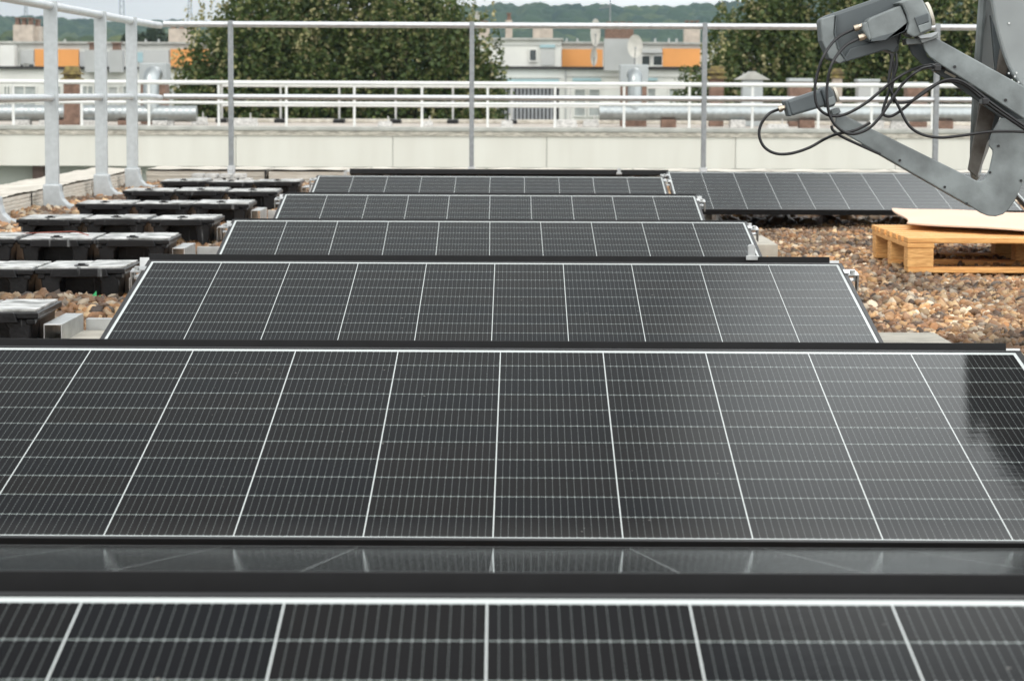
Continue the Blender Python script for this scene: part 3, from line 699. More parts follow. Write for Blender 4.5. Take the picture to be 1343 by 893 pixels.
cap_y = [87]; chimney('chimney', 83, 104, 107, 162, 61, 'brick', 'brown chimney with a mossy stepped cap at the left', 'pot', None, 'moss')
cap_y = [87]; chimney('chimney', 931, 949, 104, 158, 65.5, 'brick', 'narrow brown chimney with a mossy cap right of the third rail post', 'pot', None, 'moss')
cap_y = [94]; chimney('chimney', 974, 1000, 105, 158, 65.8, 'ductbox', 'grey roof vent with a small pitched cap', 'roof', None, 'capgrey')
cap_y = [103]; chimney('chimney', 1036, 1064, 108, 160, 66, 'brick', 'brown shaft partly behind the lower receiver head', 'box', .6, 'ductbox')
cap_y = [90]; chimney('chimney', 1092, 1104, 103, 158, 66.4, 'pinkbrick', 'slim shaft with an ochre mossy cap behind the black cables', 'pot', None, 'moss')
cap_y = [104]; chimney('chimney', 1126, 1152, 108, 160, 66, 'rendergrey', 'grey boxy vent shaft behind the hanging black cables', 'box', .6, 'ductbox')
cap_y = [108]; chimney('chimney', 1190, 1216, 113, 160, 66, 'brick', 'brown vent shaft at the right behind the upper feed arm', 'box', .6, 'ductbox')

# ------------------------------------------------------------------ apartment blocks behind
def rect(t, name, m, x0, x1, y0, y1, Y, th=.15, parent=None, bevel=0):
    a = at(x0, y0, Y); c = at(x1, y1, Y); b = MB(); b.box(a.x, c.x, Y - th, Y - .002, c.z, a.z)
    return b.build(name, m, parent or t, bevel=bevel)
def window(t, x0, x1, y0, y1, Y, pane='glass', mull=1, frame_m='render_', th=.12):
    w = rect(t, 'window', pane, x0, x1, y0, y1, Y, .03)
    a = at(x0, y0, Y); c = at(x1, y1, Y); fw_ = .07; b = MB(); Yf = Y - th
    b.box(a.x - fw_, c.x + fw_, Yf, Y - .032, a.z, a.z + fw_); b.box(a.x - fw_, c.x + fw_, Yf - .03, Y - .032, c.z - fw_, c.z)
    b.box(a.x - fw_, a.x, Yf, Y - .032, c.z, a.z); b.box(c.x, c.x + fw_, Yf, Y - .032, c.z, a.z)
    for k in range(mull):
        X = a.x + (c.x - a.x) * (k + 1) / (mull + 1); b.box(X - .035, X + .035, Yf + .01, Y - .032, c.z, a.z)
    b.build('frame', frame_m, w)
def block(x0, x1, ytop, ysplit, Yb, label, name='apartment_block'):
    a = at(x0, ytop, Yb); c = at(x1, ysplit, Yb)
    t = thing(name, ((a.x + c.x) / 2, Yb, -15), label, 'building')
    b = MB(); b.box(a.x, c.x, Yb, Yb + 12, c.z + .0, a.z); b.build('upper_wall', 'render_', t)
    z57 = a.z
    b = MB(); b.box(a.x - .3, c.x + .3, Yb - .3, Yb + 12.3, z57 + .001, z57 + .12); b.build('roof', 'capgrey', t)
    Yl = Yb - 4
    a2 = at(x0, 90.5, Yl); c2 = at(x1, 90.5, Yl)
    b = MB(); b.box(a2.x, c2.x, Yl, Yb - .002, -15, a2.z); b.build('lower_wall', 'render_', t)
    e = at(x0, 87, Yl); b = MB(); b.box(a2.x - .2, c2.x + .2, Yl - .25, Yb - .004, a2.z + .001, e.z); b.build('ledge', 'nearblack', t)
    return t, Yb, Yl
t, Yb, Yl = block(-60, 420, 57, 96, 150, 'white apartment block with orange panels at the left behind the rails')
rect(t, 'cladding_panel', 'orange', 46, 104, 65, 89, Yb); rect(t, 'cladding_panel', 'orange', 224, 275, 65, 89, Yb)
rect(t, 'roller_shutter', 'roller', 27, 45, 66, 84, Yb); window(t, 27, 31, 85, 92, Yb, mull=0); window(t, 38, 45, 85, 92, Yb, mull=0)
rect(t, 'side_bay', 'render_', 5, 24, 60, 89, Yb, 1.2)
rect(t, 'roller_shutter', 'rendergrey', 105, 160, 68, 88, Yb); rect(t, 'balcony_panel', 'roller', 183, 222, 66, 88, Yb, .2); rect(t, 'blind', 'teal', 181, 188, 69, 82, Yb, .24)
window(t, 107, 112, 86, 89, Yb, mull=0)
for (x0, x1) in ((6, 13), (18, 47)): window(t, x0, x1, 114, 140, Yl, 'curtain', mull=1)
window(t, 143, 154, 115, 140, Yl, 'roller', mull=0); rect(t, 'drain_pipe', 'rendergrey', 60, 62, 112, 160, Yl)
rect(t, 'string_course', 'capgrey', -60, 420, 107, 108, Yl, .08)
for (x0, x1) in ((70, 80), (108, 122), (162, 176), (222, 232)): window(t, x0, x1, 114, 138, Yl, 'curtain', mull=1); rect(t, 'balcony_rail', 'capgrey', x0 - 2, x1 + 2, 134, 141, Yl, .5)
for (x0, x1) in ((-40, -28), (-18, -6)): window(t, x0, x1, 114, 140, Yl, 'glass', mull=1)
for x0 in (66, 84, 190, 207): rect(t, 'vent_pipe', 'rendergrey', x0, x0 + 2.5, 52, 57, Yb, .1)
t, Yb, Yl = block(560, 1120, 57, 96, 150, 'white apartment block with orange panels right of the big trees')
rect(t, 'cladding_panel', 'orange', 737, 790, 65, 88, Yb); rect(t, 'cladding_panel', 'orange', 869, 918, 64, 88, Yb); rect(t, 'cladding_panel', 'orange', 1090, 1115, 64, 88, Yb)
a = at(630, 53, 147); c = at(736, 90, 147); b = MB(); b.box(a.x, c.x, 146.4, 149.99, c.z, a.z); b.build('stair_tower', 'render_', t, bevel=.03)
b = MB(); b.box(a.x - .1, c.x + .1, 146.2, 149.99, a.z + .001, a.z + .12); b.build('tower_coping', 'capgrey', t)
rect(t, 'roller_shutter', 'roller', 709, 727, 60, 86, 146.39, .06); rect(t, 'shutter_box', 'teal', 708, 728, 59, 63, 146.39, .12)
rect(t, 'string_course', 'roller', 645, 736, 59, 60, 146.39, .05)
window(t, 842, 852, 74, 86, Yb, mull=0); window(t, 857, 868, 74, 86, Yb, mull=0); rect(t, 'shutter_box', 'roller', 842, 868, 66, 70, Yb, .3)
rect(t, 'awning', 'teal', 646, 733, 104, 108, Yl - .1, .4)
lv = rect(t, 'louvre_wall', 'nearblack', 645, 733, 109, 158, Yl, .06)
x = 647
b = MB()
while x < 732:
    a = at(x, 109.5, Yl); c = at(x + 2.6, 158, Yl); b.box(a.x, c.x, Yl - .16, Yl - .062, c.z, a.z); x += 5.0
b.build('louvre', 'louvre', lv)
window(t, 754, 767, 118, 152, Yl, 'curtain', mull=0); window(t, 773, 786, 118, 152, Yl, 'curtain', mull=0); rect(t, 'shutter_box', 'teal', 751, 788, 103, 107, Yl, .3)
window(t, 850, 859, 117, 140, Yl, 'curtain', mull=0); rect(t, 'shutter_box', 'teal', 848, 862, 103, 106, Yl, .3)
rect(t, 'string_course', 'capgrey', 740, 1120, 101, 102, Yl, .08); rect(t, 'string_course', 'capgrey', 640, 735, 102, 103, Yl, .08)
for x0 in (742, 756, 858, 876, 886): rect(t, 'vent_pipe', 'rendergrey', x0, x0 + 2.5, 51, 57, Yb, .1)
window(t, 695, 703, 66, 80, 146.39, 'glass', mull=0); window(t, 878, 890, 117, 140, Yl, 'curtain', mull=1)
rect(t, 'drain_pipe', 'rendergrey', 741, 742.5, 92, 160, Yl, .12)
# ground floor extension and step: things standing on the roofs
def rchim(x0, x1, y0, y1, Y, m, label, pots=0, group='chimneys on the apartment blocks', zbase=None):
    a = at(x0, y0, Y); c = at(x1, y1, Y)
    t = thing('roof_chimney', ((a.x + c.x) / 2, Y, c.z), label, 'chimney', group)
    b = MB(); b.box(a.x, c.x, Y, Y + 1.2, c.z - .3, a.z); b.build('stack', m, t)
    for k in range(pots):
        X = a.x + (c.x - a.x) * (k + .5) / pots; w = (c.x - a.x) / pots * .3
        b = MB(); b.box(X - w, X + w, Y + .2, Y + .9, a.z + .001, a.z + .35, taper=.03); b.box(X - w * 1.2, X + w * 1.2, Y + .1, Y + 1, a.z + .36, a.z + .42); b.build('pot', 'brick', t)
rchim(17, 43, 33, 55, 153, 'pinkbrick', 'pale square chimney with three pots at the far left', 3)
rchim(43.3, 52, 35, 55, 153.5, 'pinkbrick', 'narrow chimney attached right of the three potted one', 1)
rchim(221, 253, 38, 55, 153, 'pinkbrick', 'wide stained pale chimney left of the first rail post', 3)
rchim(628, 642, 37, 51, 153, 'pinkbrick', 'pale chimney beside the small edge on dish', 1)
rchim(663, 672, 27, 51, 153, 'pinkbrick', 'slim pink chimney with a dark cap', 1)
rchim(699, 725, 37, 51, 153, 'pinkbrick', 'broad pink chimney on the stair tower', 0)
rchim(898, 918, 37, 54, 153, 'pinkbrick', 'striped pale chimney left of the third rail post', 3)
rchim(793, 832, 51, 86, 143.5, 'rendergrey', 'large light grey shaft carrying a row of brown pots', 0)
rchim(794, 831, 39, 50.7, 143.6, 'brick', 'row of brown chimney pots on the large grey shaft', 4)
rchim(111, 136, 66, 88, 145, 'rendergrey', 'grey shaft with brown pots between the flat rail posts', 1)
rchim(143, 160, 66, 88, 145, 'rendergrey', 'grey shaft with brown pots beside the third flat post', 1)
# satellite dishes on the roofs
def sdish(px, py, wpx, hpx, Y, label, mast=14):
    c = at(px, py, Y); s_ = Y / F; rx = wpx / 2 * s_; rz = hpx / 2 * s_
    t = thing('roof_dish', (c.x, Y, c.z - mast * s_), label, 'satellite dish', 'small satellite dishes on the apartment block')
    b = MB(); vs = []; fs = []; n = 24; rings = 5
    for sgn in (0, 1):
        for i in range(rings + 1):
            for k in range(n):
                q = i / rings; th = 2 * math.pi * k / n
                vs.append((c.x + rx * q * math.cos(th), Y + .12 * (1 - q * q) + .03 * sgn, c.z + rz * q * math.sin(th)))
        o = sgn * (rings + 1) * n
        for i in range(rings):
            for k in range(n):
                f = (o + i * n + k, o + i * n + (k + 1) % n, o + (i + 1) * n + (k + 1) % n, o + (i + 1) * n + k)
                fs.append(f if sgn else f[::-1])
    o = (rings + 1) * n
    for k in range(n): fs.append((rings * n + k, rings * n + (k + 1) % n, o + rings * n + (k + 1) % n, o + rings * n + k))
    b.add(vs, fs); b.build('reflector', 'dishwhite', t, smooth=True)
    b = MB(); b.tube([(c.x, Y + .25, c.z - (mast + 2) * s_), (c.x, Y + .25, c.z)], .04, 8); b.tube([(c.x, Y + .26, c.z), (c.x, Y + .13, c.z)], .06, 8); b.build('mast', 'steel', t)
    b = MB(); b.tube([(c.x, Y + .05, c.z - rz * .9), (c.x, Y - .35, c.z - rz * .2)], .02, 6); b.tube([(c.x, Y - .42, c.z - rz * .15), (c.x, Y - .3, c.z - rz * .2)], .05, 8); b.build('feed_arm', 'steel', t)
sdish(833, 61, 20, 30, 142, 'round white satellite dish in front of the large grey shaft', 26)
sdish(781, 43, 13, 36, 146.5, 'tall narrow white dish seen nearly edge on above the orange panel', 40)
sdish(779, 75, 9, 24, 145.6, 'small white dish low in front of the orange panel', 12)
sdish(626, 22, 6, 14, 150, 'tiny white dish above the right side of the big trees', 32)
b = MB(); q = at(800, 0, 148); g = at(800, 52, 148)
b.tube([(g.x, 148, g.z - .5), (g.x, 148, q.z + 1.5)], .035, 8)
z = at(800, 9, 148).z; b.tube([(g.x - .6, 148, z - .1), (g.x + .05, 148, z)], .03, 6)
for k in range(5): b.tube([(g.x - .6 + k * .14, 147.7, z - .09 + k * .02), (g.x - .6 + k * .14, 148.3, z - .09 + k * .02)], .018, 5)
tag(b.build('antenna', 'steel'), 'thin dark television antenna rising above the roof shafts', 'antenna')

# ------------------------------------------------------------------ trees
def tree(name, X, Y, zc, rx, rz, nshoot, label, group, ls=.18, seed=1, tipshare=.20, leafmat='leaf'):
    r = np.random.default_rng(seed)
    t = thing(name, (X, Y, -15), label, 'tree', group)
    b = MB(); b.tube([(X, Y, -15), (X + .1, Y, -8), (X - .05, Y, zc - rz * .3), (X, Y, zc + rz * .6)], .3, 9, rs=[.42, .34, .2, .05])
    for k in range(9):
        th = r.uniform(0, 6.28); z0 = zc - rz * r.uniform(-.1, .8); L = rx * r.uniform(.5, .85)
        b.tube([(X, Y, z0), (X + math.cos(th) * L * .5, Y + math.sin(th) * L * .5, z0 + L * .5), (X + math.cos(th) * L, Y + math.sin(th) * L, z0 + L * 1.2)], .1, 6, rs=[.13, .08, .03])
    b.build('trunk', 'bark', t, smooth=True)
    def leaves(n_s, tip):
        u = r.normal(size=(n_s, 3)); u /= np.linalg.norm(u, axis=1)[:, None]
        q = r.uniform(.25, 1, n_s) ** .45 * (1 + .13 * np.sin(5 * np.arctan2(u[:, 0], u[:, 2]) + seed))
        C = u * q[:, None] * np.array([rx, rx * .9, rz]) + np.array([X, Y, zc])
        k = 20 if tip else 105
        hh = r.uniform(.5, 1.2, n_s); rr = r.uniform(.28, .50, n_s)
        zz = r.uniform(-1, 1, (n_s, k)); th = r.uniform(0, 6.28, (n_s, k)); rad = (1 - zz * .55 - .45 * zz ** 2) * r.uniform(.3, 1, (n_s, k)) ** .5
        if tip: zz = r.uniform(.75, 1.5, (n_s, k)); rad = .32 * (1.6 - zz) * r.uniform(0, 1, (n_s, k))
        Px = C[:, None, 0] + rad * rr[:, None] * np.cos(th); Py = C[:, None, 1] + rad * rr[:, None] * np.sin(th); Pz = C[:, None, 2] + zz * hh[:, None]
        Pn = np.stack([Px, Py, Pz], -1).reshape(-1, 3)
        n = len(Pn); s_ = ls * r.uniform(.55, 1.25, n) * (.7 if tip else 1)
        a = r.normal(size=(n, 3)); a[:, 2] = a[:, 2] * .6 - .4; a /= np.linalg.norm(a, axis=1)[:, None]
        w = np.cross(a, r.normal(size=(n, 3))); w /= np.linalg.norm(w, axis=1)[:, None]
        nn = np.cross(a, w)
        v0 = Pn; v1 = Pn + a * s_[:, None] * .5 + w * s_[:, None] * .34 + nn * s_[:, None] * .08
        v2 = Pn + a * s_[:, None]; v3 = Pn + a * s_[:, None] * .5 - w * s_[:, None] * .34 + nn * s_[:, None] * .08
        return np.stack([v0, v1, v2, v3], 1).reshape(-1, 3)
    V = leaves(int(nshoot * .72), False); o = raw_mesh('crown', V - np.array([X, Y, -15]), np.arange(len(V)), 4, leafmat); o.parent = t
    if tipshare:
        V = leaves(int(nshoot * tipshare * 2.2), True); o2 = raw_mesh('pale_shoots', V - np.array([X, Y, -15]), np.arange(len(V)), 4, 'leaftip'); o2.parent = t
TG = 'broad trees behind the neighbouring roof'
TL = [(-8.28, 84, .4, 2.3, 4.0, 430, 'dense green tree left of the first far rail post, top in the sky'),
      (-5.98, 86, .6, 2.4, 4.6, 500, 'tall dark green tree in the middle of the left tree group'),
      (-3.38, 85, .5, 2.3, 4.2, 450, 'dense green tree left of the second far rail post'),
      (-1.58, 84.5, -.6, 1.3, 3.3, 220, 'lower rounded tree ending in front of the white stair tower'),
      (-9.98, 83, -1.6, 1.1, 2.9, 150, 'small lower tree overlapping the left orange panel'),
      (6.32, 84, -1.2, 1.15, 2.9, 160, 'small lower tree beside the right orange panel'),
      (8.52, 86, .6, 2.0, 4.6, 400, 'tall green tree right of the third far rail post'),
      (11.22, 85, .4, 2.3, 4.4, 450, 'dense green tree behind the receiver heads'),
      (14.22, 86, .5, 2.4, 4.4, 450, 'dense green tree behind the upper feed arm'),
      (17.12, 87, .5, 2.4, 4.4, 330, 'dense green tree beyond the reflector at the right edge')]
for i, a in enumerate(TL): tree('broadleaf_tree', *a, TG, seed=20 + i)

# ------------------------------------------------------------------ wooded hills
def hill(name, prof, Y0, depth, crown, m, seed, zfoot=-15, under=0):
    """prof: ridge line as (px, py) pairs seen at distance Y0+depth; slope rises from Y0"""
    r = np.random.default_rng(seed); Yr = Y0 + depth
    px = np.array([p[0] for p in prof]); py = np.array([p[1] for p in prof])
    x0, x1 = at(px[0], 0, Yr).x, at(px[-1], 0, Yr).x
    st = crown * .16; nx_ = int((x1 - x0) / st); ny_ = int(depth / (crown * .35))
    gx = np.linspace(x0, x1, nx_)
    rz_ = np.array([at(p, np.interp(p, px, py), Yr).z for p in np.linspace(px[0], px[-1], nx_)])
    X = np.tile(gx, (ny_, 1)); T = np.tile(np.linspace(0, 1, ny_)[:, None], (1, nx_)); Y = Y0 + T * depth
    Z = zfoot + (rz_[None] - zfoot) * np.sin(T * math.pi / 2) ** .9
    Z += np.sin(X / (crown * 9) + 3 * T) * crown * .5 * (1 - T)
    # crowns
    cx = np.arange(x0, x1, crown * .9); cy = np.arange(Y0, Yr + crown, crown * 1.2)
    CX, CY = np.meshgrid(cx, cy); CX = CX + r.uniform(-.45, .45, CX.shape) * crown; CY = CY + r.uniform(-.45, .45, CY.shape) * crown
    hgt = r.uniform(.25, 1.0, CX.shape); best = np.zeros_like(X); who = np.zeros(X.shape, int)
    ix = ((X - x0) / (crown * .9)).astype(int); iy = ((Y - Y0) / (crown * 1.2)).astype(int)
    for dx in (-1, 0, 1):
        for dy in (-1, 0, 1):
            jx = np.clip(ix + dx, 0, CX.shape[1] - 1); jy = np.clip(iy + dy, 0, CX.shape[0] - 1)
            d2 = ((X - CX[jy, jx]) ** 2 + (Y - CY[jy, jx]) ** 2) / (crown * .75) ** 2
            v_ = np.sqrt(np.clip(1 - d2, 0, 1)) * crown * 1.0 * hgt[jy, jx]; up_ = v_ > best
            best = np.where(up_, v_, best); who = np.where(up_, jy * CX.shape[1] + jx, who)
    Z = Z + best - crown * 1.15 + r.normal(size=Z.shape) * crown * .03
    tint = r.uniform(0, 1, CX.size)[who]
    V = np.stack([X, Y, Z], -1).reshape(-1, 3)
    i = np.arange(ny_ - 1)[:, None] * nx_ + np.arange(nx_ - 1)[None]
    Fq = np.stack([i, i + 1, i + nx_ + 1, i + nx_], -1).reshape(-1)
    o = raw_mesh(name, V, Fq, 4, m, True); at_ = o.data.attributes.new('tint', 'FLOAT', 'POINT'); at_.data.foreach_set('value', tint.astype(np.float32).ravel())
    o['kind'] = 'structure'; return o
def forest(name, stops):
    m = bpy.data.materials.new(name); m.use_nodes = True; nt = m.node_tree; b = nt.nodes['Principled BSDF']; b.inputs['Roughness'].default_value = .95; b.inputs['Specular IOR Level'].default_value = .1
    g = nt.nodes.new('ShaderNodeAttribute'); g.attribute_name = 'tint'; rp = nt.nodes.new('ShaderNodeValToRGB'); e_ = rp.color_ramp.elements
    while len(e_) < len(stops): e_.new(.5)
    for e, (p_, c_) in zip(e_, stops): e.position = p_; e.color = c_ + (1,)
    nt.links.new(g.outputs['Fac'], rp.inputs['Fac']); t_ = nt.nodes.new('ShaderNodeTexCoord'); n_ = nt.nodes.new('ShaderNodeTexNoise'); n_.inputs['Scale'].default_value = .35; n_.inputs['Detail'].default_value = 3
    nt.links.new(t_.outputs['Object'], n_.inputs['Vector']); v_ = nt.nodes.new('ShaderNodeVectorMath'); v_.operation = 'SCALE'
    nt.links.new(rp.outputs['Color'], v_.inputs[0]); nt.links.new(math_(nt, 'MULTIPLY_ADD', n_.outputs['Fac'], 1.3, .35), v_.inputs['Scale']); nt.links.new(v_.outputs[0], b.inputs['Base Color']); return m
MT['forest'] = forest('wooded slope', [(0, (.012, .026, .012)), (.4, (.032, .054, .018)), (.75, (.020, .038, .014)), (1, (.065, .085, .028))])
MT['forest2'] = forest('wooded near slope', [(0, (.016, .028, .013)), (.45, (.035, .052, .020)), (.8, (.055, .075, .028)), (1, (.10, .12, .045))])
hill('hill', [(-500, 40), (-150, 20), (0, 17), (40, 16), (90, 20), (170, 23), (240, 25), (300, 28), (420, 34), (560, 24), (590, 14), (618, 6), (650, 3), (700, 2), (760, 4), (850, 3), (900, 1), (950, -4), (1100, -14), (1300, -20), (1800, -20)], 1500, 900, 17, 'forest', 3)
hill('hill', [(-500, 30), (-100, 34), (0, 33), (60, 38), (130, 40), (200, 36), (260, 45), (420, 70), (520, 80)], 700, 350, 11, 'forest2', 5)
# dark conifers on the near slope
for i, (px, py) in enumerate(((165, 42), (176, 37), (187, 40), (198, 30), (210, 34), (222, 42))):
    Y = 230 + i * 3; q = at(px, py, Y); g = at(px, 72, Y); h = q.z - g.z + 3
    t = thing('conifer', (q.x, Y, g.z - 4), 'dark conifer %s above the white block roof' % ['left of the last flat post', 'just behind the last flat post', 'right beside the last flat post', 'tallest by the railing corner', 'right of the railing corner', 'left of the wide stained chimney'][i], 'tree', 'dark conifers beyond the left block')
    r = np.random.default_rng(i); n = 1500; u = r.uniform(0, 1, n) ** .6; th = r.uniform(0, 6.28, n)
    rad = u * h * .26 * r.uniform(.5, 1, n); zz = q.z - u * h
    Pn = np.stack([q.x + rad * np.cos(th), Y + rad * np.sin(th), zz], 1); a = np.stack([np.cos(th), np.sin(th), -.5 + 0 * th], 1) * .5; w = np.stack([-np.sin(th), np.cos(th), 0 * th], 1) * .16
    V = np.stack([Pn, Pn + a * .5 + w, Pn + a, Pn + a * .5 - w], 1).reshape(-1, 3)
    o = raw_mesh('crown', V - np.array(t.location), np.arange(len(V)), 4, 'conifer'); o.parent = t
    b = MB(); b.tube([(q.x, Y, -15), (q.x, Y, q.z - .5)], .15, 6, rs=[.3, .04]); b.build('trunk', 'bark', t)
# power pylons on the far ridge
def pylon(px, ytop, ybot, wpx, label):
    Y = 2380; s_ = Y / F; q = at(px, ytop, Y); g = at(px, ybot, Y); w = wpx * s_ / 2
    b = MB(); hh = q.z - g.z
    for sx in (-1, 1):
        for sy in (-1, 1): b.tube([(g.x + sx * w, Y + sy * w, g.z - 20), (g.x + sx * w * .25, Y + sy * w * .25, q.z)], .22, 4)
    for k in range(7):
        a = k / 7; c = (k + 1) / 7; wa = w * (1 - .75 * a); wc = w * (1 - .75 * c)
        b.tube([(g.x - wa, Y - wa, g.z + hh * a), (g.x + wc, Y - wc, g.z + hh * c)], .14, 4); b.tube([(g.x + wa, Y - wa, g.z + hh * a), (g.x - wc, Y - wc, g.z + hh * c)], .14, 4)
    for z, L in ((.97, 1.3), (.80, 2.0), (.62, 1.5)): b.tube([(g.x - w * L, Y, g.z + hh * z), (g.x + w * L, Y, g.z + hh * z)], .25, 4)
    tag(b.build('power_pylon', 'steel'), label, 'pylon', 'power pylons on the wooded ridge')
pylon(160, -42, 24, 8, 'tall lattice power pylon above the second flat rail post')
pylon(249, -22, 27, 7, 'lattice power pylon above the wide stained chimney')
pylon(34, -15, 18, 5, 'faint lattice power pylon at the left edge of the ridge')

# ------------------------------------------------------------------ air
hz = bpy.data.materials.new('haze'); hz.use_nodes = True; hn = hz.node_tree; hn.nodes.clear()
ho = hn.nodes.new('ShaderNodeOutputMaterial'); hv = hn.nodes.new('ShaderNodeVolumePrincipled')
hv.inputs['Color'].default_value = (.62, .82, 1.0, 1); hv.inputs['Density'].default_value = .00010; hv.inputs['Anisotropy'].default_value = .2
hn.links.new(hv.outputs[0], ho.inputs['Volume'])
b = MB(); b.box(-3000, 3000, -180, 2750, -16.5, 420); o = b.build('haze', hz, kind='stuff')
tag(o, 'thin bluish haze over the wooded hills and the roofs', 'haze')

# ------------------------------------------------------------------ pallet with cardboard
pz = .022; ox, oy = 1.607, 10.62; PL, PD = 1.2, 1.05
t = thing('pallet', (ox, oy, pz), 'light wooden pallet lying on the gravel under a cardboard sheet', 'pallet')
def pb(x0, x1, y0, y1, z0, z1, name, m='wood'):
    b = MB(); b.box(ox + x0, ox + x1, oy + y0, oy + y1, pz + z0, pz + z1); b.build(name, m, t, bevel=.003)
for y0, y1 in ((0, .11), (.47, .58), (.94, 1.05)): pb(.004, PL, y0, y1, 0, .020, 'bottom_board')
for x0, x1 in ((0, .11), (.53, .67), (1.09, 1.2)):
    for y0, y1 in ((0.003, .105), (.475, .575), (.945, 1.045)): pb(x0 + .002, x1 - .002, y0, y1, .0205, .0995, 'block', 'endgrain')
    pb(x0, x1, .001, 1.049, .100, .120, 'stringer_board')
for y0, y1 in ((0, .115), (.155, .255), (.31, .43), (.49, .59), (.66, .78), (.83, .90), (.935, 1.05)): pb(-.003 if y0 else 0, PL, y0, y1, .1205, .1425, 'deck_board')
ct = MB(); nx_, ny_ = 30, 14; vs = []; fs = []
zt_ = pz + .1432
for lay in (0, 1):
    for j in range(ny_ + 1):
        for i in range(nx_ + 1):
            u, v = i / nx_, j / ny_
            X = ox + .09 + .12 * v + u * 1.7 + .02 * math.sin(v * 5); Y = oy + .62 + v * 1.15 - .50 * (1 - (1 - min(1, u * 2.6)) ** 2) * (1 - v) + .12 * max(0, u - .45) * (1 - v)
            Z = zt_ + .002 + .008 * max(0, 1 - v * 2.2) ** 2 * abs(math.sin(u * 5.0 + .3)) + .014 * v ** 3 + .02 * (1 - u) ** 6 + .008 * math.sin(u * 9) ** 2
            vs.append((X, Y, Z + lay * .006))
M0 = (nx_ + 1) * (ny_ + 1)
for j in range(ny_):
    for i in range(nx_):
        a = j * (nx_ + 1) + i; q = (a, a + 1, a + nx_ + 2, a + nx_ + 1); fs += [tuple(k + M0 for k in q), q[::-1]]
for i in range(nx_): fs.append((i, i + 1, i + 1 + M0, i + M0)); a = ny_ * (nx_ + 1) + i; fs.append((a + 1, a, a + M0, a + 1 + M0))
for j in range(ny_): a = j * (nx_ + 1); fs.append((a + nx_ + 1, a, a + M0, a + nx_ + 1 + M0)); a += nx_; fs.append((a, a + nx_ + 1, a + nx_ + 1 + M0, a + M0))
ct.add(vs, fs); tag(ct.build('cardboard_sheet', 'cardboard', smooth=True), 'large flat sheet of pale brown cardboard lying on the pallet', 'cardboard')

# ------------------------------------------------------------------ large satellite dish with receivers
DY = 6.7
t = thing('satellite_dish', (1.95, 7.0, 0), 'large grey satellite dish with two feed arms, receiver heads and black cables', 'satellite dish')
def PT(x, y, Y=DY): return at(x, y, Y)
def crop(x, y): return 940 + x / 2.978, y / 2.978            # photo detail coordinates
def plate(pts, Y, th, name, m, bevel=.004, parent=None):
    b = MB(); P3 = [at(x, y, Y) for x, y in pts]; b.prism(P3, (0, th, 0)); return b.build(name, m, parent or t, bevel=bevel)
# lower arm with the swept bracket
low = [crop(*p) for p in ((468, 440), (500, 452), (1015, 706), (1034, 708), (1050, 696), (1066, 660), (1079, 600), (1078, 588), (1062, 568), (1075, 520), (1110, 462), (1230, 470), (1215, 640), (1196, 715), (1165, 785), (1140, 820), (1118, 838), (1090, 846), (1060, 844), (1030, 832), (1000, 812), (640, 606), (480, 512), (462, 490))]
arm = plate(low, DY, .012, 'lower_arm', 'dish', .003)
# folded flange along its upper edge
def flange(pts, Y, w, th, name, m, parent):
    b = MB()
    for (x0, y0), (x1, y1) in zip(pts[:-1], pts[1:]):
        a = at(x0, y0, Y); c = at(x1, y1, Y); d = (c - a).normalized(); nn = Vector((-d.z, 0, d.x)) * th
        b.prism([a, c, c + nn, a + nn], (0, w, 0))
    b.build(name, m, parent)
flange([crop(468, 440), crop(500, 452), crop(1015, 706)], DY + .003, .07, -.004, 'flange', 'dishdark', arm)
flange([crop(462, 490), crop(640, 606), crop(1000, 812)], DY + .003, .06, .004, 'flange', 'dish', arm)
for x, y in ((715, 627), (890, 731), (1100, 571), (1067, 674), (976, 796), (1188, 706)):
    q = at(*crop(x, y), DY - .0); b = MB(); b.tube([(q.x, DY - .003, q.z), (q.x, DY + .002, q.z)], .0036, 8); b.build('bolt', 'rubber', arm)
# upper arm
upf = [crop(*p) for p in ((803, 164), (858, 150), (1260, 372), (1260, 505), (1180, 452), (1010, 340), (868, 250), (830, 222), (812, 196))]
ua = plate(upf, DY - .03, .010, 'upper_arm', 'dish', .003)
flange([crop(858, 150), crop(1260, 372)], DY - .027, .07, -.004, 'flange', 'dishlight', ua)
upb = [crop(*p) for p in ((742, 160), (806, 160), (822, 222), (1260, 500), (1260, 560), (1080, 440), (940, 340), (800, 250), (765, 215), (752, 190))]
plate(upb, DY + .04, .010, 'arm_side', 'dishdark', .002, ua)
for x, y in ((929, 262), (1128, 392)):
    q = at(*crop(x, y), DY - .03); b = MB(); b.tube([(q.x, DY - .034, q.z), (q.x, DY - .028, q.z)], .004, 8); b.build('bolt', 'rubber', ua)
plate([crop(*p) for p in ((796, 152), (866, 124), (868, 148), (800, 170))], DY - .045, .014, 'bracket', 'dishlight', .002, ua)
plate([crop(*p) for p in ((893, 277), (936, 300), (930, 307), (888, 285))], DY - .0305 + .068, .001, 'sticker', 'cream', 0, ua)
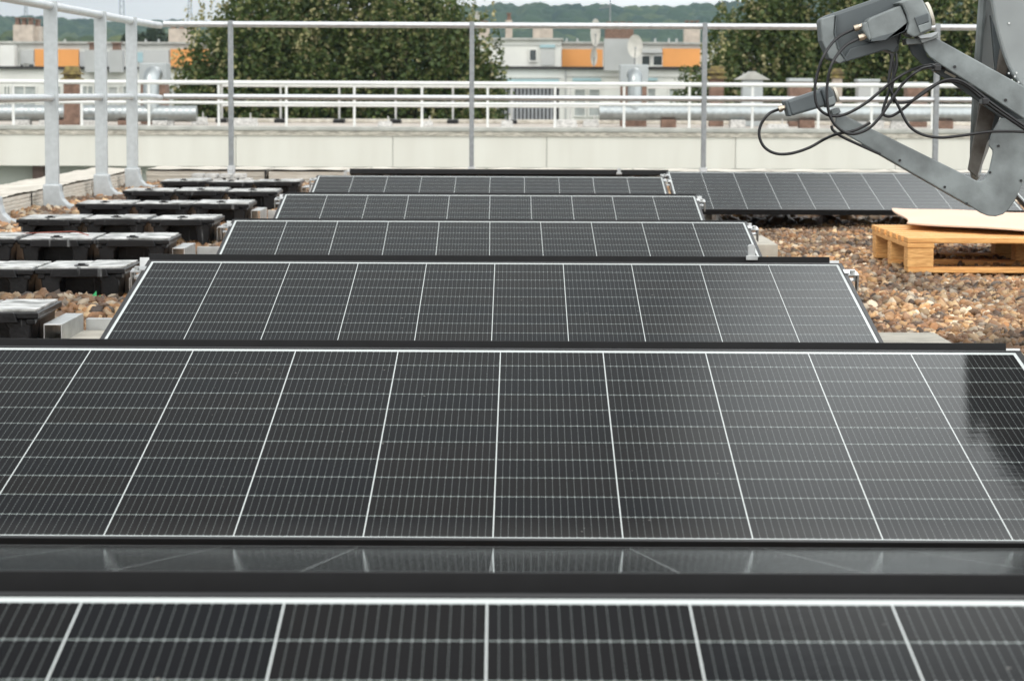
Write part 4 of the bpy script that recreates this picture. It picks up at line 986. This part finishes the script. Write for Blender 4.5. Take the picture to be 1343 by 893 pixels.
# receiver heads: block with chamfers + round collar + cap
def head(cx, cy, L, Hh, ang, Y, cat_parent, two=False, depth=.075):
    """receiver head: long body drawn in photo pixels, rotated by ang (deg)"""
    ca, sa = math.cos(R(ang)), math.sin(R(ang))
    def q(u, v): return (cx + u * ca - v * sa, cy + u * sa + v * ca)
    h2 = Hh / 2
    bd = plate([q(-L / 2, -h2 * .80), q(-L / 2 + 4, -h2 * .9), q(L * .22, -h2), q(L * .22, h2 * .9), q(-L / 2 + 4, h2 * .85), q(-L / 2, h2 * .7)], Y - depth / 2, depth, 'receiver_head', 'dishdark', .006)
    plate([q(-L / 2 - 2.5, -h2 * .95), q(-L / 2 + 1.5, -h2 * .98), q(-L / 2 + 1.5, h2 * .9), q(-L / 2 - 2.5, h2 * .8)], Y - depth / 2 - .004, depth + .008, 'end_flange', 'dishdark', .003, bd)
    plate([q(L * .22, -h2 * 1.12), q(L * .42, -h2 * 1.1), q(L * .46, -h2 * .4), q(L * .46, h2 * .6), q(L * .40, h2 * 1.18), q(L * .24, h2 * 1.18)], Y - depth / 2 - .006, depth + .012, 'collar', 'dishdark', .006, bd)
    plate([q(L * .28, h2 * .15), q(L * .44, h2 * .1), q(L * .43, h2 * .95), q(L * .28, h2 * 1.0)], Y - depth / 2 - .014, .007, 'clamp', 'dish', .002, bd)
    a = at(*q(L * .46, 0), Y); c = at(*q(L * .51, 0), Y); b = MB(); b.tube([a, c], Hh * .42 * Y / F, 20); b.build('cap', 'cream', bd, smooth=True)
    return q, bd
qa, hb1 = head(1066, 133.5, 66, 24, -17, DY, t)
plate([crop(*p) for p in ((446, 432), (478, 420), (486, 440), (455, 452))], DY - .02, .05, 'bracket', 'dish', .002)
# upper pair of receivers: the large body behind and the one in front
bigq = [crop(*p) for p in ((405, 75), (440, 58), (600, 4), (690, -30), (750, 8), (745, 50), (712, 180), (716, 200), (690, 210), (660, 196), (478, 250), (440, 228), (412, 160))]
bigb = plate(bigq, DY + .02, .10, 'receiver_head', 'dishdark', .008)
plate([crop(*p) for p in ((405, 75), (462, 58), (458, 130), (472, 190), (505, 240), (478, 250), (440, 228), (412, 160))], DY + .008, .012, 'end_flange', 'dish', .003, bigb)
plate([crop(*p) for p in ((466, 62), (470, 58), (466, 130), (480, 188), (512, 238), (506, 240), (472, 190), (459, 130))], DY + .004, .014, 'rib', 'dishdark', .001, bigb)
plate([crop(*p) for p in ((520, 192), (700, 138), (712, 178), (690, 208), (662, 196), (486, 248))], DY + .006, .014, 'lower_cover', 'dishdark', .003, bigb)
ub = [crop(*p) for p in ((588, 84), (600, 72), (720, 22), (745, 84), (748, 118), (602, 158), (592, 152), (588, 120))]
u1 = plate(ub, DY - .06, .075, 'receiver_head', 'dish', .006)
plate([crop(*p) for p in ((570, 94), (588, 84), (604, 150), (598, 162), (584, 140), (572, 120))], DY - .066, .086, 'end_flange', 'dish', .004, u1)
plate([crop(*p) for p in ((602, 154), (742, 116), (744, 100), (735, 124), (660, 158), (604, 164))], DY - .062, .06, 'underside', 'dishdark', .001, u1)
ue = [crop(*p) for p in ((704, 12), (752, -6), (800, -10), (836, 60), (842, 118), (800, 138), (770, 148), (742, 132), (750, 96), (742, 60), (724, 20))]
cl = plate(ue, DY - .068, .095, 'collar', 'dish', .008, u1)
plate([crop(*p) for p in ((772, 70), (826, 52), (830, 86), (784, 104))], DY - .073, .006, 'latch', 'dishdark', .002, u1)
plate([crop(*p) for p in ((786, 102), (836, 86), (842, 112), (796, 130))], DY - .075, .008, 'latch', 'dish', .002, u1)
c = at(*crop(826, 58), DY - .02); d = at(*crop(838, 54), DY - .02); b = MB(); b.tube([c, d], .028 * 2.2 * .5, 20); b.build('cap', 'cream', u1, smooth=True)
plate([crop(*p) for p in ((784, 140), (864, 126), (858, 136), (838, 148), (796, 152))], DY - .06, .08, 'mounting_plate', 'galvp', .001)
plate([crop(*p) for p in ((738, 152), (800, 150), (802, 172), (742, 176))], DY - .03, .07, 'bracket', 'dish', .002)
# connectors
for (x0, y0, x1, y1, Yc) in ((537, 113, 574, 101, DY - .03), (555, 150, 594, 138, DY - .05), (242, 428, 268, 421, DY)):
    a = at(*crop(x0, y0), Yc); c = at(*crop(x1, y1), Yc); m_ = (a + c) / 2
    b = MB(); b.tube([a, m_], .0085, 10); b.tube([m_ + (c - a) * .02, c], .0070, 6); b.build('connector', 'brass', t, smooth=True)
def cable(pts, Y=DY - .08, r=.0038, Ys=None):
    P3 = []
    for i, (x, y) in enumerate(pts): P3.append(at(*crop(x, y), Ys[i] if Ys else Y))
    b = MB(); b.tube(spline(P3, 7), r, 10); b.build('cable', 'rubber', t, smooth=True)
n = 10
cable([(537, 115), (470, 150), (420, 215), (393, 290), (383, 360), (396, 420), (440, 452), (500, 448), (580, 405), (660, 340), (730, 290), (800, 262), (860, 256), (900, 262)], Ys=[DY - .03, DY - .06] + [DY - .09] * 9 + [DY - .02, DY + .03, DY + .035])
cable([(555, 152), (500, 182), (450, 250), (432, 330), (432, 400), (445, 460), (480, 505), (530, 524), (590, 505), (640, 455), (690, 380), (730, 325), (790, 275), (850, 262), (890, 268)], Ys=[DY - .05, DY - .07] + [DY - .10] * 11 + [DY + .02, DY + .035])
cable([(242, 428), (205, 445), (174, 485), (166, 530), (186, 575), (230, 600), (290, 600), (360, 578), (420, 545), (470, 524), (540, 510), (600, 480)], Ys=[DY] + [DY - .02] * 8 + [DY - .085] * 3)
cable([(676, 208), (690, 250), (688, 300), (672, 360), (655, 410), (650, 445), (680, 455), (730, 425), (800, 365), (870, 325), (930, 320), (985, 345), (1060, 408), (1200, 505), (1260, 545)], Y=DY - .045)
cable([(700, 208), (702, 260), (690, 310), (684, 370), (700, 400), (760, 395), (830, 350), (880, 318), (935, 312), (990, 338), (1080, 408), (1200, 492), (1260, 532)], Y=DY - .058)
cable([(688, 210), (680, 260), (672, 330), (690, 375), (712, 420), (750, 490), (800, 525), (870, 538), (960, 530), (1060, 516), (1150, 514), (1240, 518)], Y=DY - .07)
cable([(448, 492), (455, 510), (490, 535), (560, 568), (640, 604)], Y=DY - .014)
for (x, y) in ((858, 268), (1045, 398)):
    q = at(*crop(x, y), DY - .05); b = MB(); b.box(q.x - .010, q.x + .008, DY - .078, DY - .031, q.z - .009, q.z + .010); b.build('cable_clip', 'rubber', t, bevel=.004)
# reflector seen almost edge on: elliptical bowl whose axis points left and away
rc = Vector((1.380, 7.10, 1.07)); axd = Vector((-.978, .24, .06)).normalized(); vv = Vector((.08, 0, 1)); vv = (vv - axd * vv.dot(axd)).normalized(); hh = vv.cross(axd).normalized()
b = MB(); vs = []; fs = []; n = 48; rings = 8; RV, RH, DP = .55, .30, .09
for sgn in (0, 1):
    for i in range(rings + 1):
        for k in range(n):
            q = i / rings; th = 2 * math.pi * k / n
            vs.append(rc + vv * RV * q * math.sin(th) + hh * RH * q * math.cos(th) + axd * (DP * q * q - .006 * sgn))
    o = sgn * (rings + 1) * n
    for i in range(rings):
        for k in range(n):
            f = (o + i * n + k, o + i * n + (k + 1) % n, o + (i + 1) * n + (k + 1) % n, o + (i + 1) * n + k); fs.append(f if sgn else f[::-1])
o = (rings + 1) * n
for k in range(n): fs.append((rings * n + k, rings * n + (k + 1) % n, o + rings * n + (k + 1) % n, o + rings * n + k))
b.add(vs, fs); rf = b.build('reflector', 'dishlight', t, smooth=True)
b = MB()
rim = [rc + vv * RV * 1.004 * math.sin(2 * math.pi * k / n) + hh * RH * 1.004 * math.cos(2 * math.pi * k / n) + axd * DP for k in range(n + 1)]
b.tube(rim, .011, 8, cap=False); b.build('rim', 'dish', rf, smooth=True)
# rusty strut and back bracket
plate([crop(*p) for p in ((1030, 405), (1092, 300), (1110, 190), (1140, 260), (1120, 330), (1080, 480), (1016, 694), (984, 664))], DY + .10, .02, 'strut', 'rust', .002)
plate([crop(*p) for p in ((1070, 60), (1140, 250), (1160, 300), (1120, 420), (1085, 520), (1055, 560), (1050, 430), (1092, 300))], DY + .13, .02, 'back_bracket', 'dishdark', .002)
# round back plate with rivets at the right
bc = at(1567, -28, DY + .02); b = MB(); pr = .522
dpx = [(1301, 0), (1308, 40), (1323, 87), (1343, 118), (1375, 152), (1420, 180), (1500, 200), (1640, 170), (1720, 20), (1740, -160), (1690, -300), (1580, -370), (1480, -370), (1400, -330), (1345, -265), (1312, -190), (1299, -120), (1297, -60)]
disc = spline([at(x, y, DY + .02) for x, y in dpx + [dpx[0]]], 4)[:-1]
b.prism(disc, (0, .03, 0)); bpv = b.build('back_plate', 'dishlight', t, bevel=.006)
for x, y in ((1141, 92), (1140, 287), (1152, 314), (1164, 300), (1178, 322), (1170, 286)):
    q = at(*crop(x, y), DY + .02); b = MB(); b.tube([(q.x, DY + .016, q.z), (q.x, DY + .021, q.z)], .0026, 8); b.build('rivet', 'alu', bpv)
# mast out of frame
b = MB(); b.tube([(1.95, 7.0, .05), (1.95, 7.0, 1.25)], .045, 16); b.build('mast', 'galvp', t, smooth=True)
b = MB(); b.box(1.65, 2.25, 6.7, 7.3, .0, .05); b.build('mast_base', 'galvp', t, bevel=.004)
b = MB(); b.box(1.42, 1.98, 6.93, 6.99, .95, 1.07); b.build('mast_bracket', 'dish', t, bevel=.004)
